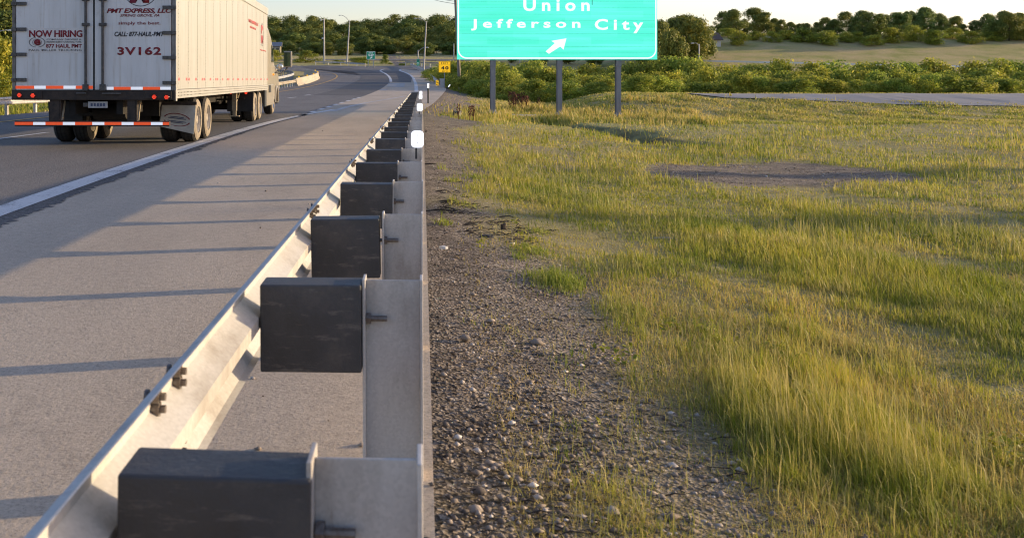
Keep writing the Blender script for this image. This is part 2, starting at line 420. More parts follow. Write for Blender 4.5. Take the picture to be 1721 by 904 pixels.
def ground_mat():
    m, t, p = nodes_of('ground_soil')
    v = position(t)
    at = t.nodes.new('ShaderNodeAttribute'); at.attribute_name = 'zone'
    sp = t.nodes.new('ShaderNodeSeparateColor'); t.links.new(at.outputs['Color'], sp.inputs[0])
    # gravel
    vo = t.nodes.new('ShaderNodeTexVoronoi'); vo.inputs['Scale'].default_value = 55; t.links.new(v, vo.inputs['Vector'])
    gr = ramp(t, vo.outputs['Color'], [(.15, (.10, .085, .07)), (.45, (.26, .22, .175)), (.7, (.42, .36, .30)), (.95, (.60, .55, .48))])
    gn = noise(t, 1.7, 7, .7, v)
    grs = ramp(t, gn.outputs[0], [(.32, (.45, .42, .40)), (.5, (.85, .82, .78)), (.7, (1.15, 1.08, 1.0))])
    gravel = mixc(t, 1.0, gr.outputs[0], grs.outputs[0], 'MULTIPLY')
    # soil with thatch
    n1 = noise(t, 2.3, 8, .7, v)
    soil = ramp(t, n1.outputs[0], [(.28, (.20, .165, .085)), (.45, (.36, .31, .14)), (.58, (.44, .38, .18)), (.72, (.32, .33, .10))])
    n2 = noise(t, .16, 5, .6, v)
    far = ramp(t, n2.outputs[0], [(.35, (.34, .34, .11)), (.5, (.48, .41, .18)), (.66, (.55, .44, .23))])
    n4 = noise(t, 7, 6, .75, scaled(t, v, (1, .5, 1)))
    fr2 = ramp(t, n4.outputs[0], [(.3, (.6, .6, .58)), (.6, (1.15, 1.12, 1.05))])
    farc = mixc(t, 1.0, far.outputs[0], fr2.outputs[0], 'MULTIPLY')
    c = mixc(t, sp.outputs[1], soil.outputs[0], farc)
    c = mixc(t, sp.outputs[0], c, gravel)
    bare = ramp(t, noise(t, 5, 7, .7, v).outputs[0], [(.3, (.06, .042, .03)), (.6, (.125, .09, .062))])
    c = mixc(t, sp.outputs[2], c, bare.outputs[0])
    t.links.new(c, p.inputs['Base Color'])
    p.inputs['Roughness'].default_value = .95
    p.inputs['Specular IOR Level'].default_value = .1
    ad = t.nodes.new('ShaderNodeMath'); ad.operation = 'ADD'
    t.links.new(vo.outputs['Distance'], ad.inputs[0]); t.links.new(noise(t, 14, 7, .75, v).outputs[0], ad.inputs[1])
    bump(t, p, ad.outputs[0], .8, .05)
    return m
M['ground'] = ground_mat()

# ------------------------------------------------------------------ mesh helpers
class MB:
    def __init__(s):
        s.v = []; s.f = []; s.mi = []; s.m = 0
    def add(s, vs, fs):
        b = len(s.v)
        s.v += [tuple(x) for x in vs]
        s.f += [tuple(i + b for i in f) for f in fs]
        s.mi += [s.m] * len(fs)
        return s
    def box(s, x0, x1, y0, y1, z0, z1):
        return s.add([(x0, y0, z0), (x1, y0, z0), (x1, y1, z0), (x0, y1, z0), (x0, y0, z1), (x1, y0, z1), (x1, y1, z1), (x0, y1, z1)],
                     [(0, 3, 2, 1), (4, 5, 6, 7), (0, 1, 5, 4), (1, 2, 6, 5), (2, 3, 7, 6), (3, 0, 4, 7)])
    def tube(s, p0, p1, r0, r1=None, n=8, caps=True):
        return s.path([p0, p1], [r0, r0 if r1 is None else r1], n, caps)
    def path(s, pts, rad, n=8, caps=True):
        pts = [Vector(p) for p in pts]
        if not isinstance(rad, (list, tuple)): rad = [rad] * len(pts)
        vs, fs = [], []
        ref = None
        for i, p in enumerate(pts):
            d = (pts[min(i + 1, len(pts) - 1)] - pts[max(i - 1, 0)]).normalized()
            if ref is None:
                ref = d.orthogonal().normalized()
            a = (ref - d * ref.dot(d))
            a = a.normalized() if a.length > 1e-6 else d.orthogonal().normalized()
            ref = a
            b = d.cross(a)
            for k in range(n):
                t = 2 * math.pi * k / n
                vs.append(p + (a * math.cos(t) + b * math.sin(t)) * rad[i])
        for i in range(len(pts) - 1):
            for k in range(n):
                k2 = (k + 1) % n
                fs.append((i * n + k, i * n + k2, (i + 1) * n + k2, (i + 1) * n + k))
        if caps:
            fs.append(tuple(range(n - 1, -1, -1)))
            fs.append(tuple((len(pts) - 1) * n + k for k in range(n)))
        return s.add(vs, fs)
    def prism(s, poly, axis, a0, a1):
        """poly: 2D outline; axis 'x' -> (y,z), 'y' -> (x,z), 'z' -> (x,y)"""
        def mk(p, a):
            return {'x': (a, p[0], p[1]), 'y': (p[0], a, p[1]), 'z': (p[0], p[1], a)}[axis]
        n = len(poly)
        vs = [mk(p, a0) for p in poly] + [mk(p, a1) for p in poly]
        fs = [tuple(range(n - 1, -1, -1)), tuple(range(n, 2 * n))]
        fs += [(i, (i + 1) % n, (i + 1) % n + n, i + n) for i in range(n)]
        return s.add(vs, fs)
    def lathe(s, prof, c, n=32, axis='x'):
        vs, fs = [], []
        m = len(prof)
        for k in range(n):
            t = 2 * math.pi * k / n
            for a, r in prof:
                q = {'x': (a, r * math.cos(t), r * math.sin(t)), 'z': (r * math.cos(t), r * math.sin(t), a), 'y': (r * math.cos(t), a, r * math.sin(t))}[axis]
                vs.append((c[0] + q[0], c[1] + q[1], c[2] + q[2]))
        for k in range(n):
            k2 = (k + 1) % n
            for j in range(m - 1):
                fs.append((k * m + j, k * m + j + 1, k2 * m + j + 1, k2 * m + j))
        return s.add(vs, fs)
    def build(s, name, mat, parent=None, smooth=False, bev=0.0, fix=True):
        me = bpy.data.meshes.new(name)
        me.from_pydata(s.v, [], s.f)
        mats = mat if isinstance(mat, (list, tuple)) else [mat]
        for m in mats: me.materials.append(m)
        if len(mats) > 1:
            me.polygons.foreach_set('material_index', s.mi)
        if fix:
            bm = bmesh.new(); bm.from_mesh(me)
            bmesh.ops.recalc_face_normals(bm, faces=bm.faces)
            bm.to_mesh(me); bm.free()
        if smooth:
            me.polygons.foreach_set('use_smooth', [True] * len(me.polygons))
        o = bpy.data.objects.new(name, me)
        COL.objects.link(o)
        if parent: o.parent = parent
        if bev:
            b = o.modifiers.new('bevel', 'BEVEL'); b.width = bev; b.segments = 2; b.limit_method = 'ANGLE'; b.angle_limit = R(40)
        if smooth:
            try: me.set_sharp_from_angle(angle=R(42))
            except Exception: pass
        return o
def tag(o, label=None, cat=None, group=None, kind=None):
    if label: o['label'] = label
    if cat: o['category'] = cat
    if group: o['group'] = group
    if kind: o['kind'] = kind
    return o
def empty(name, loc=(0, 0, 0), rz=0.0):
    o = bpy.data.objects.new(name, None)
    COL.objects.link(o)
    o.location = loc; o.rotation_euler = (0, 0, rz)
    o.empty_display_size = .2
    return o
def copy_tree(o, parent=None):
    c = o.copy(); COL.objects.link(c)
    if parent: c.parent = parent
    for ch in list(o.children): copy_tree(ch, c)
    return c
_ft = {}
def lettering(body, origin, ex, ey, w, h, mat, parent, bold=.0, shear=0.0, space=1.0, depth=.006, name='lettering', align='c'):
    """text as thin raised letters inside a w x h box centred at origin, ex/ey the reading and up directions"""
    cu = bpy.data.curves.new('lettering_curve', 'FONT')
    cu.body = body; cu.size = 1.0; cu.offset = bold; cu.shear = shear; cu.space_character = space
    cu.resolution_u = 3; cu.fill_mode = 'FRONT'
    tmp = bpy.data.objects.new('lettering_tmp', cu); COL.objects.link(tmp)
    dg = bpy.context.evaluated_depsgraph_get(); dg.update()
    me = bpy.data.meshes.new_from_object(tmp.evaluated_get(dg))
    bpy.data.objects.remove(tmp); bpy.data.curves.remove(cu)
    co = np.zeros(len(me.vertices) * 3); me.vertices.foreach_get('co', co); co = co.reshape(-1, 3)
    lo, hi = co.min(0), co.max(0)
    u = ((co[:, 0] - (lo[0] + hi[0]) / 2) / max(1e-6, hi[0] - lo[0])) * w
    vv = ((co[:, 1] - (lo[1] + hi[1]) / 2) / max(1e-6, hi[1] - lo[1])) * h
    ex, ey, origin = np.array(ex, float), np.array(ey, float), np.array(origin, float)
    nn = np.cross(ex, ey)
    P = origin + u[:, None] * ex + vv[:, None] * ey + nn * depth
    me.vertices.foreach_set('co', P.ravel())
    me.update()
    bm = bmesh.new(); bm.from_mesh(me)
    r = bmesh.ops.extrude_face_region(bm, geom=bm.faces[:])
    for e in r['geom']:
        if isinstance(e, bmesh.types.BMVert): e.co -= Vector(nn * depth * .8)
    bmesh.ops.recalc_face_normals(bm, faces=bm.faces)
    bm.to_mesh(me); bm.free()
    me.materials.clear(); me.materials.append(mat)
    o = bpy.data.objects.new(name, me); COL.objects.link(o)
    if parent: o.parent = parent
    return o

# ------------------------------------------------------------------ ground sheet
def axis_pts(segs):
    out = []
    for a, b, st in segs:
        n = max(1, int(round((b - a) / st)))
        out += [a + (b - a) * i / n for i in range(n)]
    out.append(segs[-1][1])
    return np.array(out)
YS = np.concatenate([axis_pts([(-14, 45, .4)])[:-1], axis_pts([(45, 221, 2.0)])[:-1], axis_pts([(221, 480, 5), (480, 2200, 80)])])
XS = axis_pts([(-1200, -300, 90), (-300, -60, 8), (-60, -18, 2), (-18, 1.0, 1.0), (1.0, 16, .4), (16, 40, 1.0), (40, 90, 2.5), (90, 330, 8), (330, 1200, 90)])
def build_ground():
    XX, YY = np.meshgrid(XS, YS)
    ZZ = hz(XX, YY)
    ny, nx = XX.shape
    co = np.stack([XX, YY, ZZ], -1).reshape(-1, 3)
    idx = np.arange(ny * nx).reshape(ny, nx)
    fs = np.stack([idx[:-1, :-1], idx[:-1, 1:], idx[1:, 1:], idx[1:, :-1]], -1).reshape(-1, 4)
    me = bpy.data.meshes.new('ground')
    me.vertices.add(len(co)); me.vertices.foreach_set('co', co.ravel())
    me.loops.add(fs.size); me.loops.foreach_set('vertex_index', fs.ravel())
    me.polygons.add(len(fs)); me.polygons.foreach_set('loop_start', np.arange(0, fs.size, 4))
    me.update(calc_edges=True); me.validate()
    me.polygons.foreach_set('use_smooth', np.ones(len(fs), bool))
    at = me.color_attributes.new('zone', 'FLOAT_COLOR', 'POINT')
    c = np.zeros((len(co), 4)); c[:, 3] = 1
    X, Y = co[:, 0], co[:, 1]
    c[:, 0] = gravel_mask(X, Y)
    c[:, 1] = ss(Y, 40, 70)
    c[:, 2] = bare_mask(X, Y)
    at.data.foreach_set('color', c.ravel())
    me.materials.append(M['ground'])
    o = bpy.data.objects.new('ground', me); COL.objects.link(o)
    tag(o, kind='structure')
def gravel_edge(Y):
    return np.interp(Y, [0, 5, 9, 17, 25, 38, 48, 60, 75, 95, 115], [1.55, 1.5, 1.55, 1.75, 2.5, 4.0, 5.2, 7.2, 9.0, 10.6, 10.6])
def gravel_mask(X, Y):
    n = .35 * bumps(X * 1.7 + 3, Y * 1.1) + .25 * bumps(X * .6, Y * .5 + 7)
    k = 1 - ss(X - gravel_edge(Y) - n * (1 + Y * .02), -.35, .55)
    k = k * (X > Xr(Y) - 8)
    patch = ss(bumps(X * .9 + 11, Y * .55 + 5), .75, 1.05) * (1 - ss(X, 2.0, 6.5)) * .8
    path = path_mask(X, Y)
    return np.clip(np.maximum(np.maximum(k, patch * (Y < 30)), path), 0, 1)
def path_mask(X, Y):
    # bare stony patch in the grass right of the verge
    u = (X - 8.0) / 2.7; v = (Y - 20.6 - .18 * (X - 8.0)) / 2.7
    return 1 - ss(u * u + v * v + .42 * bumps(X * 1.4, Y * 1.2), .65, 1.1)
def bare_mask(X, Y):
    g = np.exp(-((X - (8.3 + (45 - Y) * .085 + .5 * np.sin(Y * .55))) / .75) ** 2) * ss(Y, 27.5, 30) * (1 - ss(Y, 44, 47)) * ss(bumps(X * 1.1, Y * 1.3), -1.1, -.1)
    return np.clip(g * 1.2, 0, 1)
build_ground()

# ------------------------------------------------------------------ pavement sheets
def sheet(name, outline, mat, lift, kind='structure', zf=None):
    """flat paving cut into strips so it follows the rise of the road"""
    bm = bmesh.new()
    vs = [bm.verts.new((x, y, 0)) for x, y in outline]
    f = bm.faces.new(vs)
    bmesh.ops.triangulate(bm, faces=[f])
    ys = [p[1] for p in outline]
    for yc in YS:
        if yc > 44.9 and min(ys) + .01 < yc < max(ys) - .01:
            bmesh.ops.bisect_plane(bm, geom=bm.verts[:] + bm.edges[:] + bm.faces[:], plane_co=(0, yc, 0), plane_no=(0, 1, 0), dist=1e-5)
    if zf:
        for xc in XS:
            if min(p[0] for p in outline) < xc < max(p[0] for p in outline):
                bmesh.ops.bisect_plane(bm, geom=bm.verts[:] + bm.edges[:] + bm.faces[:], plane_co=(xc, 0, 0), plane_no=(1, 0, 0), dist=1e-5)
    for v in bm.verts:
        v.co.z = float(zr(v.co.y)) + lift if zf is None else zf(v.co.x, v.co.y) + lift
    bmesh.ops.recalc_face_normals(bm, faces=bm.faces)
    for f in bm.faces:
        if f.normal.z < 0: f.normal_flip()
    me = bpy.data.meshes.new(name); bm.to_mesh(me); bm.free()
    me.materials.append(mat)
    o = bpy.data.objects.new(name, me); COL.objects.link(o)
    tag(o, kind=kind)
    return o
def resample(pts, step):
    out = [Vector(pts[0])]
    for a, b in zip(pts[:-1], pts[1:]):
        a, b = Vector(a), Vector(b)
        n = max(1, int(round((b - a).length / step)))
        out += [a + (b - a) * i / n for i in range(1, n + 1)]
    return out
def smooth_line(pts, it=2):
    p = [Vector(q) for q in pts]
    for _ in range(it):
        q = [p[0]]
        for a, b in zip(p[:-1], p[1:]):
            q += [a * .75 + b * .25, a * .25 + b * .75]
        q.append(p[-1]); p = q
    return p
def offset_line(pts, d):
    out = []
    for i, p in enumerate(pts):
        t = (pts[min(i + 1, len(pts) - 1)] - pts[max(i - 1, 0)]).normalized()
        out.append(Vector((p.x + t.y * d, p.y - t.x * d)))
    return out
def stripe(name, pts, width, mat, lift, zf=None):
    """painted stripe along a plan line, one quad strip"""
    p = resample(pts, 1.0)
    w = width if callable(width) else (lambda y: width)
    mb = MB()
    L = [a for a in offset_line(p, 0)]
    vs = []
    for i, q in enumerate(p):
        t = (p[min(i + 1, len(p) - 1)] - p[max(i - 1, 0)]).normalized()
        h = w(q.y) / 2
        for s in (-1, 1):
            x, y = q.x + t.y * h * s, q.y - t.x * h * s
            vs.append((x, y, float(zr(y)) + lift))
    mb.add(vs, [(2 * i, 2 * i + 1, 2 * i + 3, 2 * i + 2) for i in range(len(p) - 1)])
    return mb.build(name, mat, fix=False)
yel = smooth_line(YEL, 2)
left_edge = offset_line(yel, -2.6)
# whole carriageway in asphalt
right_far = [(9.3, 115), (11.0, 150), (12.0, 175), (15, 195), (15, 212), (-20, 216), (-60, 221), (-112, 227)]
carriage = [(p.x, p.y) for p in left_edge] + right_far[::-1] + [(8.9, 103), (6.7, 82), (4.4, 60), (3.0, 48), (.2, 3), (-.9, -14)]
sheet('road', carriage, M['asphalt'], 0.0)
white_pts = [(-4.0, -14), (-3.95, 2), (-3.85, 11.2), (-3.66, 19.4), (-3.1, 31.9), (-2.35, 40), (-1.1, 48.7)]
w_sm = smooth_line(white_pts, 2)
ramp_px = [(558.8, 187.6), (585, 180), (612.5, 174), (648, 168), (681, 162)]
ramp_line = [Vector(G(*p)) for p in ramp_px]
dots_px = [(505, 195.5), (540, 184), (575, 173), (612.5, 161.5)]
dots = [Vector(G(*p)) for p in dots_px]
# concrete shoulder and ramp apron
con = [(p.x + .24, p.y) for p in w_sm if p.y < 41] + [(p.x, p.y) for p in dots if p.y > 42]
con += [G(640, 150), G(651, 142), G(656, 139), G(690, 139), G(693, 130), G(684, 124), G(671, 119.5), G(676, 117)]
con += [(11.6, 185), (11.0, 155), (9.2, 118), (8.9, 103), (6.7, 82), (4.4, 60), (3.05, 48), (.24, 3.2), (-.85, -14)]
sheet('shoulder_pavement', con, M['concrete'], .004)
sheet('apron_pavement', [G(606, 133), G(620, 129), G(655, 133), G(651, 142), G(640, 150), G(612, 161), G(600, 160), G(575, 160), G(590, 145)], M['asphalt_dark'], .004)
dark = [(524.6, 160.3), (560, 160.8), (612.5, 161.3), (640, 150), (651, 142), (655, 133), (645, 124), (620, 118), (580, 114.5), (540, 112), (505, 111),
        (520, 116), (560, 118), (595, 121), (606, 127), (606, 133), (593, 139.6), (575, 147), (554, 153.5)]
sheet('road_patch', [G(*p) for p in dark], M['asphalt_dark'], .008)
sheet('ramp_road', [G(*p) for p in [(656, 139), (654, 131), (649, 125), (643, 121), (668, 119.6), (684, 124.5), (692, 133), (691, 139)]], M['asphalt_dark'], .010)
sheet('patch_pavement', [G(*p) for p in [(653, 140.5), (681, 140.5), (679, 147), (650, 146)]], M['concrete_pale'], .012)
sheet('strip_pavement', [G(*p) for p in [(640, 150.4), (652, 150.4), (649, 152.6), (637, 152.6)]], M['concrete_pale'], .012)
tar = offset_line(w_sm, .36)
def raggedy():
    a = resample([(p.x, p.y) for p in w_sm if p.y < 46], .06)
    l = offset_line(a, .13); r = offset_line(a, .38)
    mb = MB(); vs = []; wk = 0.0
    for i in range(len(a)):
        wk = wk * .95 + rnd.uniform(-.075, .075)
        j = wk + rnd.uniform(-.22, .22) + .05 * math.sin(i * .11)
        e = l[i] + (r[i] - l[i]) * max(.03, (1 + j) * (1 - max(0, (a[i].y - 20)) / 26))
        vs += [(l[i].x, l[i].y, .007), (e.x, e.y, .007)]
    mb.add(vs, [(2 * i, 2 * i + 1, 2 * i + 3, 2 * i + 2) for i in range(len(a) - 1)])
    tag(mb.build('asphalt_edge_strip_road', M['tar_edge'], fix=False), kind='structure')
raggedy()
LINES = []
LINES.append(stripe('lane_line', w_sm, lambda y: .33 if y < 38 else .28, M['white_line'], .0125))
LINES.append(stripe('lane_line', ramp_line, .30, M['white_line_worn'], .0125))
LINES.append(stripe('lane_line', yel, .22, M['yellow_line'], .0125))
ramp_r = smooth_line([G(*p) for p in [(700, 156), (699.5, 148), (698.7, 140.4), (694, 129), (684, 123.4), (674, 120), (671, 118.6), (674, 117)]], 2)
ramp_l = smooth_line([G(*p) for p in [(657, 138), (656, 131.5), (650, 125), (640, 120.5), (639, 118.5), (646, 116.5)]], 2)
LINES.append(stripe('lane_line', ramp_r, .36, M['white_line'], .016))
LINES.append(stripe('lane_line', ramp_l, .34, M['white_line'], .016))
dl = resample(dots, 1.0)
pos = 0
for i in range(0, len(dl) - 3, 4):
    LINES.append(stripe('lane_line', [dl[i], dl[i + 2]], .25, M['white_line'], .0125))
# broken lane line of the far lane
for y0, y1, x0, x1 in ((22.2, 27.8, -8.75, -8.25), (10.5, 13.5, -9.1, -8.95)):
    LINES.append(stripe('lane_line', [(x0, y0), (x1, y1)], .17, M['white_line'], .0125))
for a, b in (((484, 165.5), (498, 163.7)), ((512, 161), (522, 159.6)), ((548, 113), (556, 113.4))):
    LINES.append(stripe('lane_line', [G(*a), G(*b)], .2, M['white_line'], .0125))
for o in LINES: tag(o, kind='structure')
# side road over the mound and drain slab by the sign
sheet('side_road', [(21.4, 73.2), (20.6, 66), (21.6, 61), (30, 57), (80, 46), (80, 60), (32, 72.5), (24, 74.5)], M['side_asphalt'], .05, zf=hz1)

sheet('drain_pavement', [(GX(796, 52), 51.0), (GX(870, 51), 50.6), (GX(948, 50), 49.6), (GX(952, 52), 51.6), (GX(870, 53), 52.8), (GX(796, 54), 53.4)], M['concrete_pale'], .045, zf=hz1)

# ------------------------------------------------------------------ guardrails
WPROF = [(.030, .156), (.052, .150), (.083, .112), (.083, .072), (.012, .022), (.012, -.022), (.083, -.072), (.083, -.112), (.052, -.150), (.030, -.156)]
def wbeam(mb, line, zfun, side=1, zc=.55, base=0.0, th=.005):
    """corrugated rail along plan line; side=+1 puts the humps to the left of the travel direction"""
    n = len(WPROF)
    vs = []
    for i, q in enumerate(line):
        t = (line[min(i + 1, len(line) - 1)] - line[max(i - 1, 0)]).normalized()
        nx, ny = -t.y * side, t.x * side
        z0 = zfun(q.x, q.y)
        for off in (0, -th):
            for d, z in WPROF:
                vs.append((q.x + nx * (base + d + off), q.y + ny * (base + d + off), z0 + zc + z))
    fs = []
    k = 2 * n
    for i in range(len(line) - 1):
        a, b = i * k, (i + 1) * k
        for j in range(n - 1):
            fs.append((a + j, a + j + 1, b + j + 1, b + j))
            fs.append((a + n + j, b + n + j, b + n + j + 1, a + n + j + 1))
        fs.append((a, b, b + n, a + n)); fs.append((a + n - 1, a + 2 * n - 1, b + 2 * n - 1, b + n - 1))
    e = (len(line) - 1) * k
    for j in range(n - 1):
        fs.append((j, n + j, n + j + 1, j + 1)); fs.append((e + j, e + j + 1, e + n + j + 1, e + n + j))
    mb.add(vs, fs)
zroad = lambda x, y: float(zr(y))
def near_guardrail():
    root = empty('guardrail', (-.13, 3.0, 0))
    tag(root, 'long galvanised guardrail with black blocks running along the concrete shoulder beside the gravel', 'guardrail')
    inv = Matrix.Translation((.13, -3.0, 0))
    def fin(o):
        o.matrix_parent_inverse = inv
        return o
    ang = math.atan(.0623)
    ex = Vector((math.cos(ang), -math.sin(ang), 0)); ey = Vector((math.sin(ang), math.cos(ang), 0))
    def base(y): return Vector((.3425 + .0623 * (y - 5.4), y, 0))       # right face of the posts
    L = [Vector((base(y).x - .579, y)) for y in [-6 + .885 * i for i in range(74)]]
    mb = MB(); wbeam(mb, L, zroad, 1, .552)
    fin(mb.build('rail', M['galvanised_warm'], root, fix=True))
    # lapped splice every second bay, with bolts
    def local(o, y, dz=0.0, lean=0.0):
        o.parent = root; o.matrix_parent_inverse = inv
        o.location = base(y) + Vector((0, 0, dz)); o.rotation_euler = (0, lean, -ang)
        return o
    # section meshes: origin at the right face of the post, x to the right, y along the road
    p = MB()
    for x0, x1 in ((-.214, -.204), (-.010, 0)): p.box(x0, x1, -.055, .055, -.6, .715)
    p.box(-.204, -.010, -.004, .004, -.6, .705)
    post = p.build('post', M['post_steel'], None, bev=.002)
    b = MB(); b.box(-.576, -.216, -.075, .075, .385, .695)
    block = b.build('block', M['block_black'], None, bev=.006)
    bo = MB(); bo.tube((-.25, -.02, .57), (-.13, -.02, .57), .010, n=8); bo.tube((-.204, -.02, .57), (-.188, -.02, .57), .022, n=6)
    bolt = bo.build('bolt', M['bolt'])
    dl = MB()
    pl = []
    for cx, cz, a0 in ((.024, .046, 0), (-.024, .046, 90), (-.024, -.046, 180), (.024, -.046, 270)):
        pl += [(cx + .042 * math.cos(R(a0 + 15 * i)), cz + .042 * math.sin(R(a0 + 15 * i))) for i in range(7)]
    dl.prism([(q[0] - .052, q[1] + .805) for q in pl], 'y', -.064, -.058)
    refl = dl.build('delineator', M['reflector'], bev=0)
    br = MB(); br.box(-.075, -.055, -.056, -.052, .60, .80); bracket = br.build('bracket', M['dark_plastic'])
    sp = MB(); sp.tube((-.672, 0, 0), (-.622, 0, 0), .010, n=8); sp.tube((-.654, 0, 0), (-.636, 0, 0), .019, n=6); sp.tube((-.672, 0, 0), (-.664, 0, 0), .017, n=10)
    splice = sp.build('splice_bolt', M['bolt'])
    protos = [post, block, bolt, refl, bracket, splice]
    first = {o.name: True for o in protos}
    def put(o, *a, **k):
        if first.pop(o.name, None): c = o
        else:
            c = o.copy(); COL.objects.link(c)
        return local(c, *a, **k)
    r2 = random.Random(3)
    ys = [3.73 + 1.77 * i for i in range(-2, 32)]
    for i, y in enumerate(ys):
        dz = r2.uniform(-.006, .006)
        put(post, y, dz, r2.uniform(-.008, .008)); put(block, y + .004, dz + r2.uniform(-.012, .004), r2.uniform(-.028, .018))
        if i < 18: put(bolt, y, dz)
        if i % 2 == 1 and i < 20:
            for zz in (.657, .627, .477, .447):
                for yy in (-.11, .11): put(splice, y + .62 + yy, zz)
    for y in (11.05, 23.7, 36.9, 48.3):
        yy = min(ys, key=lambda q: abs(q - y))
        rr = put(refl, yy, 0.0); bb = put(bracket, yy, 0.0)
        for zz in (.765, .845):
            q = MB(); q.tube((-.052, -.068, zz), (-.052, -.0642, zz), .0045, n=8); q.build('screw', M['bolt'], rr)
        bb.parent = rr; bb.matrix_parent_inverse = Matrix.Identity(4); bb.location = (0, 0, 0); bb.rotation_euler = (0, 0, 0)
    # end piece
    e = MB(); e.box(-.60, -.05, -.02, .03, .42, .735)
    eo = e.build('end_plate', M['galvanised'], bev=.01)
    local(eo, ys[-1] + .2)
near_guardrail()

def far_guardrail(name, label, pts, side=1, step=2.0, zf=None, zc=.55, mat='galvanised_warm', flip_posts=1, blocks=False, cat='guardrail', ptall=.70, postmat='post_steel'):
    zf = zf or zroad
    p = resample(pts, step)
    root = empty(name, (p[0].x, p[0].y, zf(p[0].x, p[0].y)))
    tag(root, label, cat)
    inv = Matrix.Translation((-p[0].x, -p[0].y, -zf(p[0].x, p[0].y)))
    mb = MB(); wbeam(mb, p, zf, side, zc)
    o = mb.build('rail', M[mat], root); o.matrix_parent_inverse = inv
    q = MB(); q.box(-.07, .07, -.06, .06, -.5, ptall); po = q.build('post', M[postmat])
    if blocks:
        q = MB(); q.box(-.08, .08, -.12, .12, .38, .70); bo = q.build('block', M['block_black'])
    for i, a in enumerate(p):
        t = (p[min(i + 1, len(p) - 1)] - p[max(i - 1, 0)]).normalized()
        nx, ny = t.y * side, -t.x * side
        for proto, d in ((po, .30 if blocks else .10), (bo if blocks else None, .125)):
            if proto is None: continue
            c = proto if i == 0 else proto.copy()
            if i: COL.objects.link(c)
            c.parent = root; c.matrix_parent_inverse = inv
            c.location = (a.x + nx * d, a.y + ny * d, zf(a.x, a.y)); c.rotation_euler = (0, 0, math.atan2(t.y, t.x))
    return root
lg = [(-15.2, -14), (-15.0, 15), (-14.75, 42.8), (-13.8, 47.5), (-12.6, 60), (-10.9, 76), (-9.2, 95)]
def zleft(x, y): return float(zr(y)) - .02
far_guardrail('guardrail', 'cream lit guardrail with black blocks across the road, left of the truck', smooth_line(lg, 1), -1, 1.95, zleft, .56, blocks=True)
rg = smooth_line([G(735.5, 147), G(729, 138), G(722, 130.5), G(714, 124.5), G(705, 119.3), G(697, 116), G(690, 113)], 1)
g2 = far_guardrail('guardrail', 'curved guardrail on the outer side of the exit ramp, with a yellow end marker', rg, 1, 2.4, None, .55)
e0 = rg[0]
mk = MB(); mk.box(-.14, .14, -.03, .03, .18, .74)
mo = mk.build('end_marker', M['yellow_sign'], g2); mo.location = (-.05, -.12, 0)
tag(mo, 'yellow object marker at the rail end')
mk = MB()
for i in range(3): mk.prism([(-.135, .22 + i * .17), (.135, .30 + i * .17), (.135, .36 + i * .17), (-.135, .28 + i * .17)], 'y', -.034, -.0325)
mk.build('stripe', M['black_paint'], mo)
bx = MB(); bx.box(.25, .72, -.05, .5, -.2, .9); bx.build('end_box', M['post_steel'], g2, bev=.02)
far_guardrail('guardrail', 'low grey guardrail across the far bend, left of the exit 247 sign', [Vector((GX(530, 221), 221.0)), Vector((GX(572, 217), 217.0)), Vector((GX(613, 208), 208.0))], -1, 3.2, None, .55)
far_guardrail('guardrail', 'pale lit guardrail crossing behind the ramp, below the small mile sign', [Vector((GX(681, 214), 214.0)), Vector((GX(722, 206), 206.0)), Vector((GX(790, 200), 200.0))], -1, 3.2, lambda x, y: float(zr(min(y, 214))) - .15 + .25, .75, mat='barrier_concrete', ptall=.9)
md = smooth_line([(-11.5, 104), (-10.3, 118), (-9.5, 132), (-9.0, 146), (-9.4, 156), (-11.5, 166), (-16, 176), (-24, 184)], 2)
far_guardrail('guardrail', 'dark backed curved guardrail with close posts behind the concrete barrier', md, -1, 1.5, None, .58, mat='galvanised', ptall=.82, postmat='sign_post')
far_guardrail('guardrail', 'short cream rail leading into the end of the concrete barrier', [Vector((-7.9, 96)), Vector((-7.3, 106)), Vector((-6.75, 114.0))], -1, 2.0, None, .55, mat='barrier_concrete')

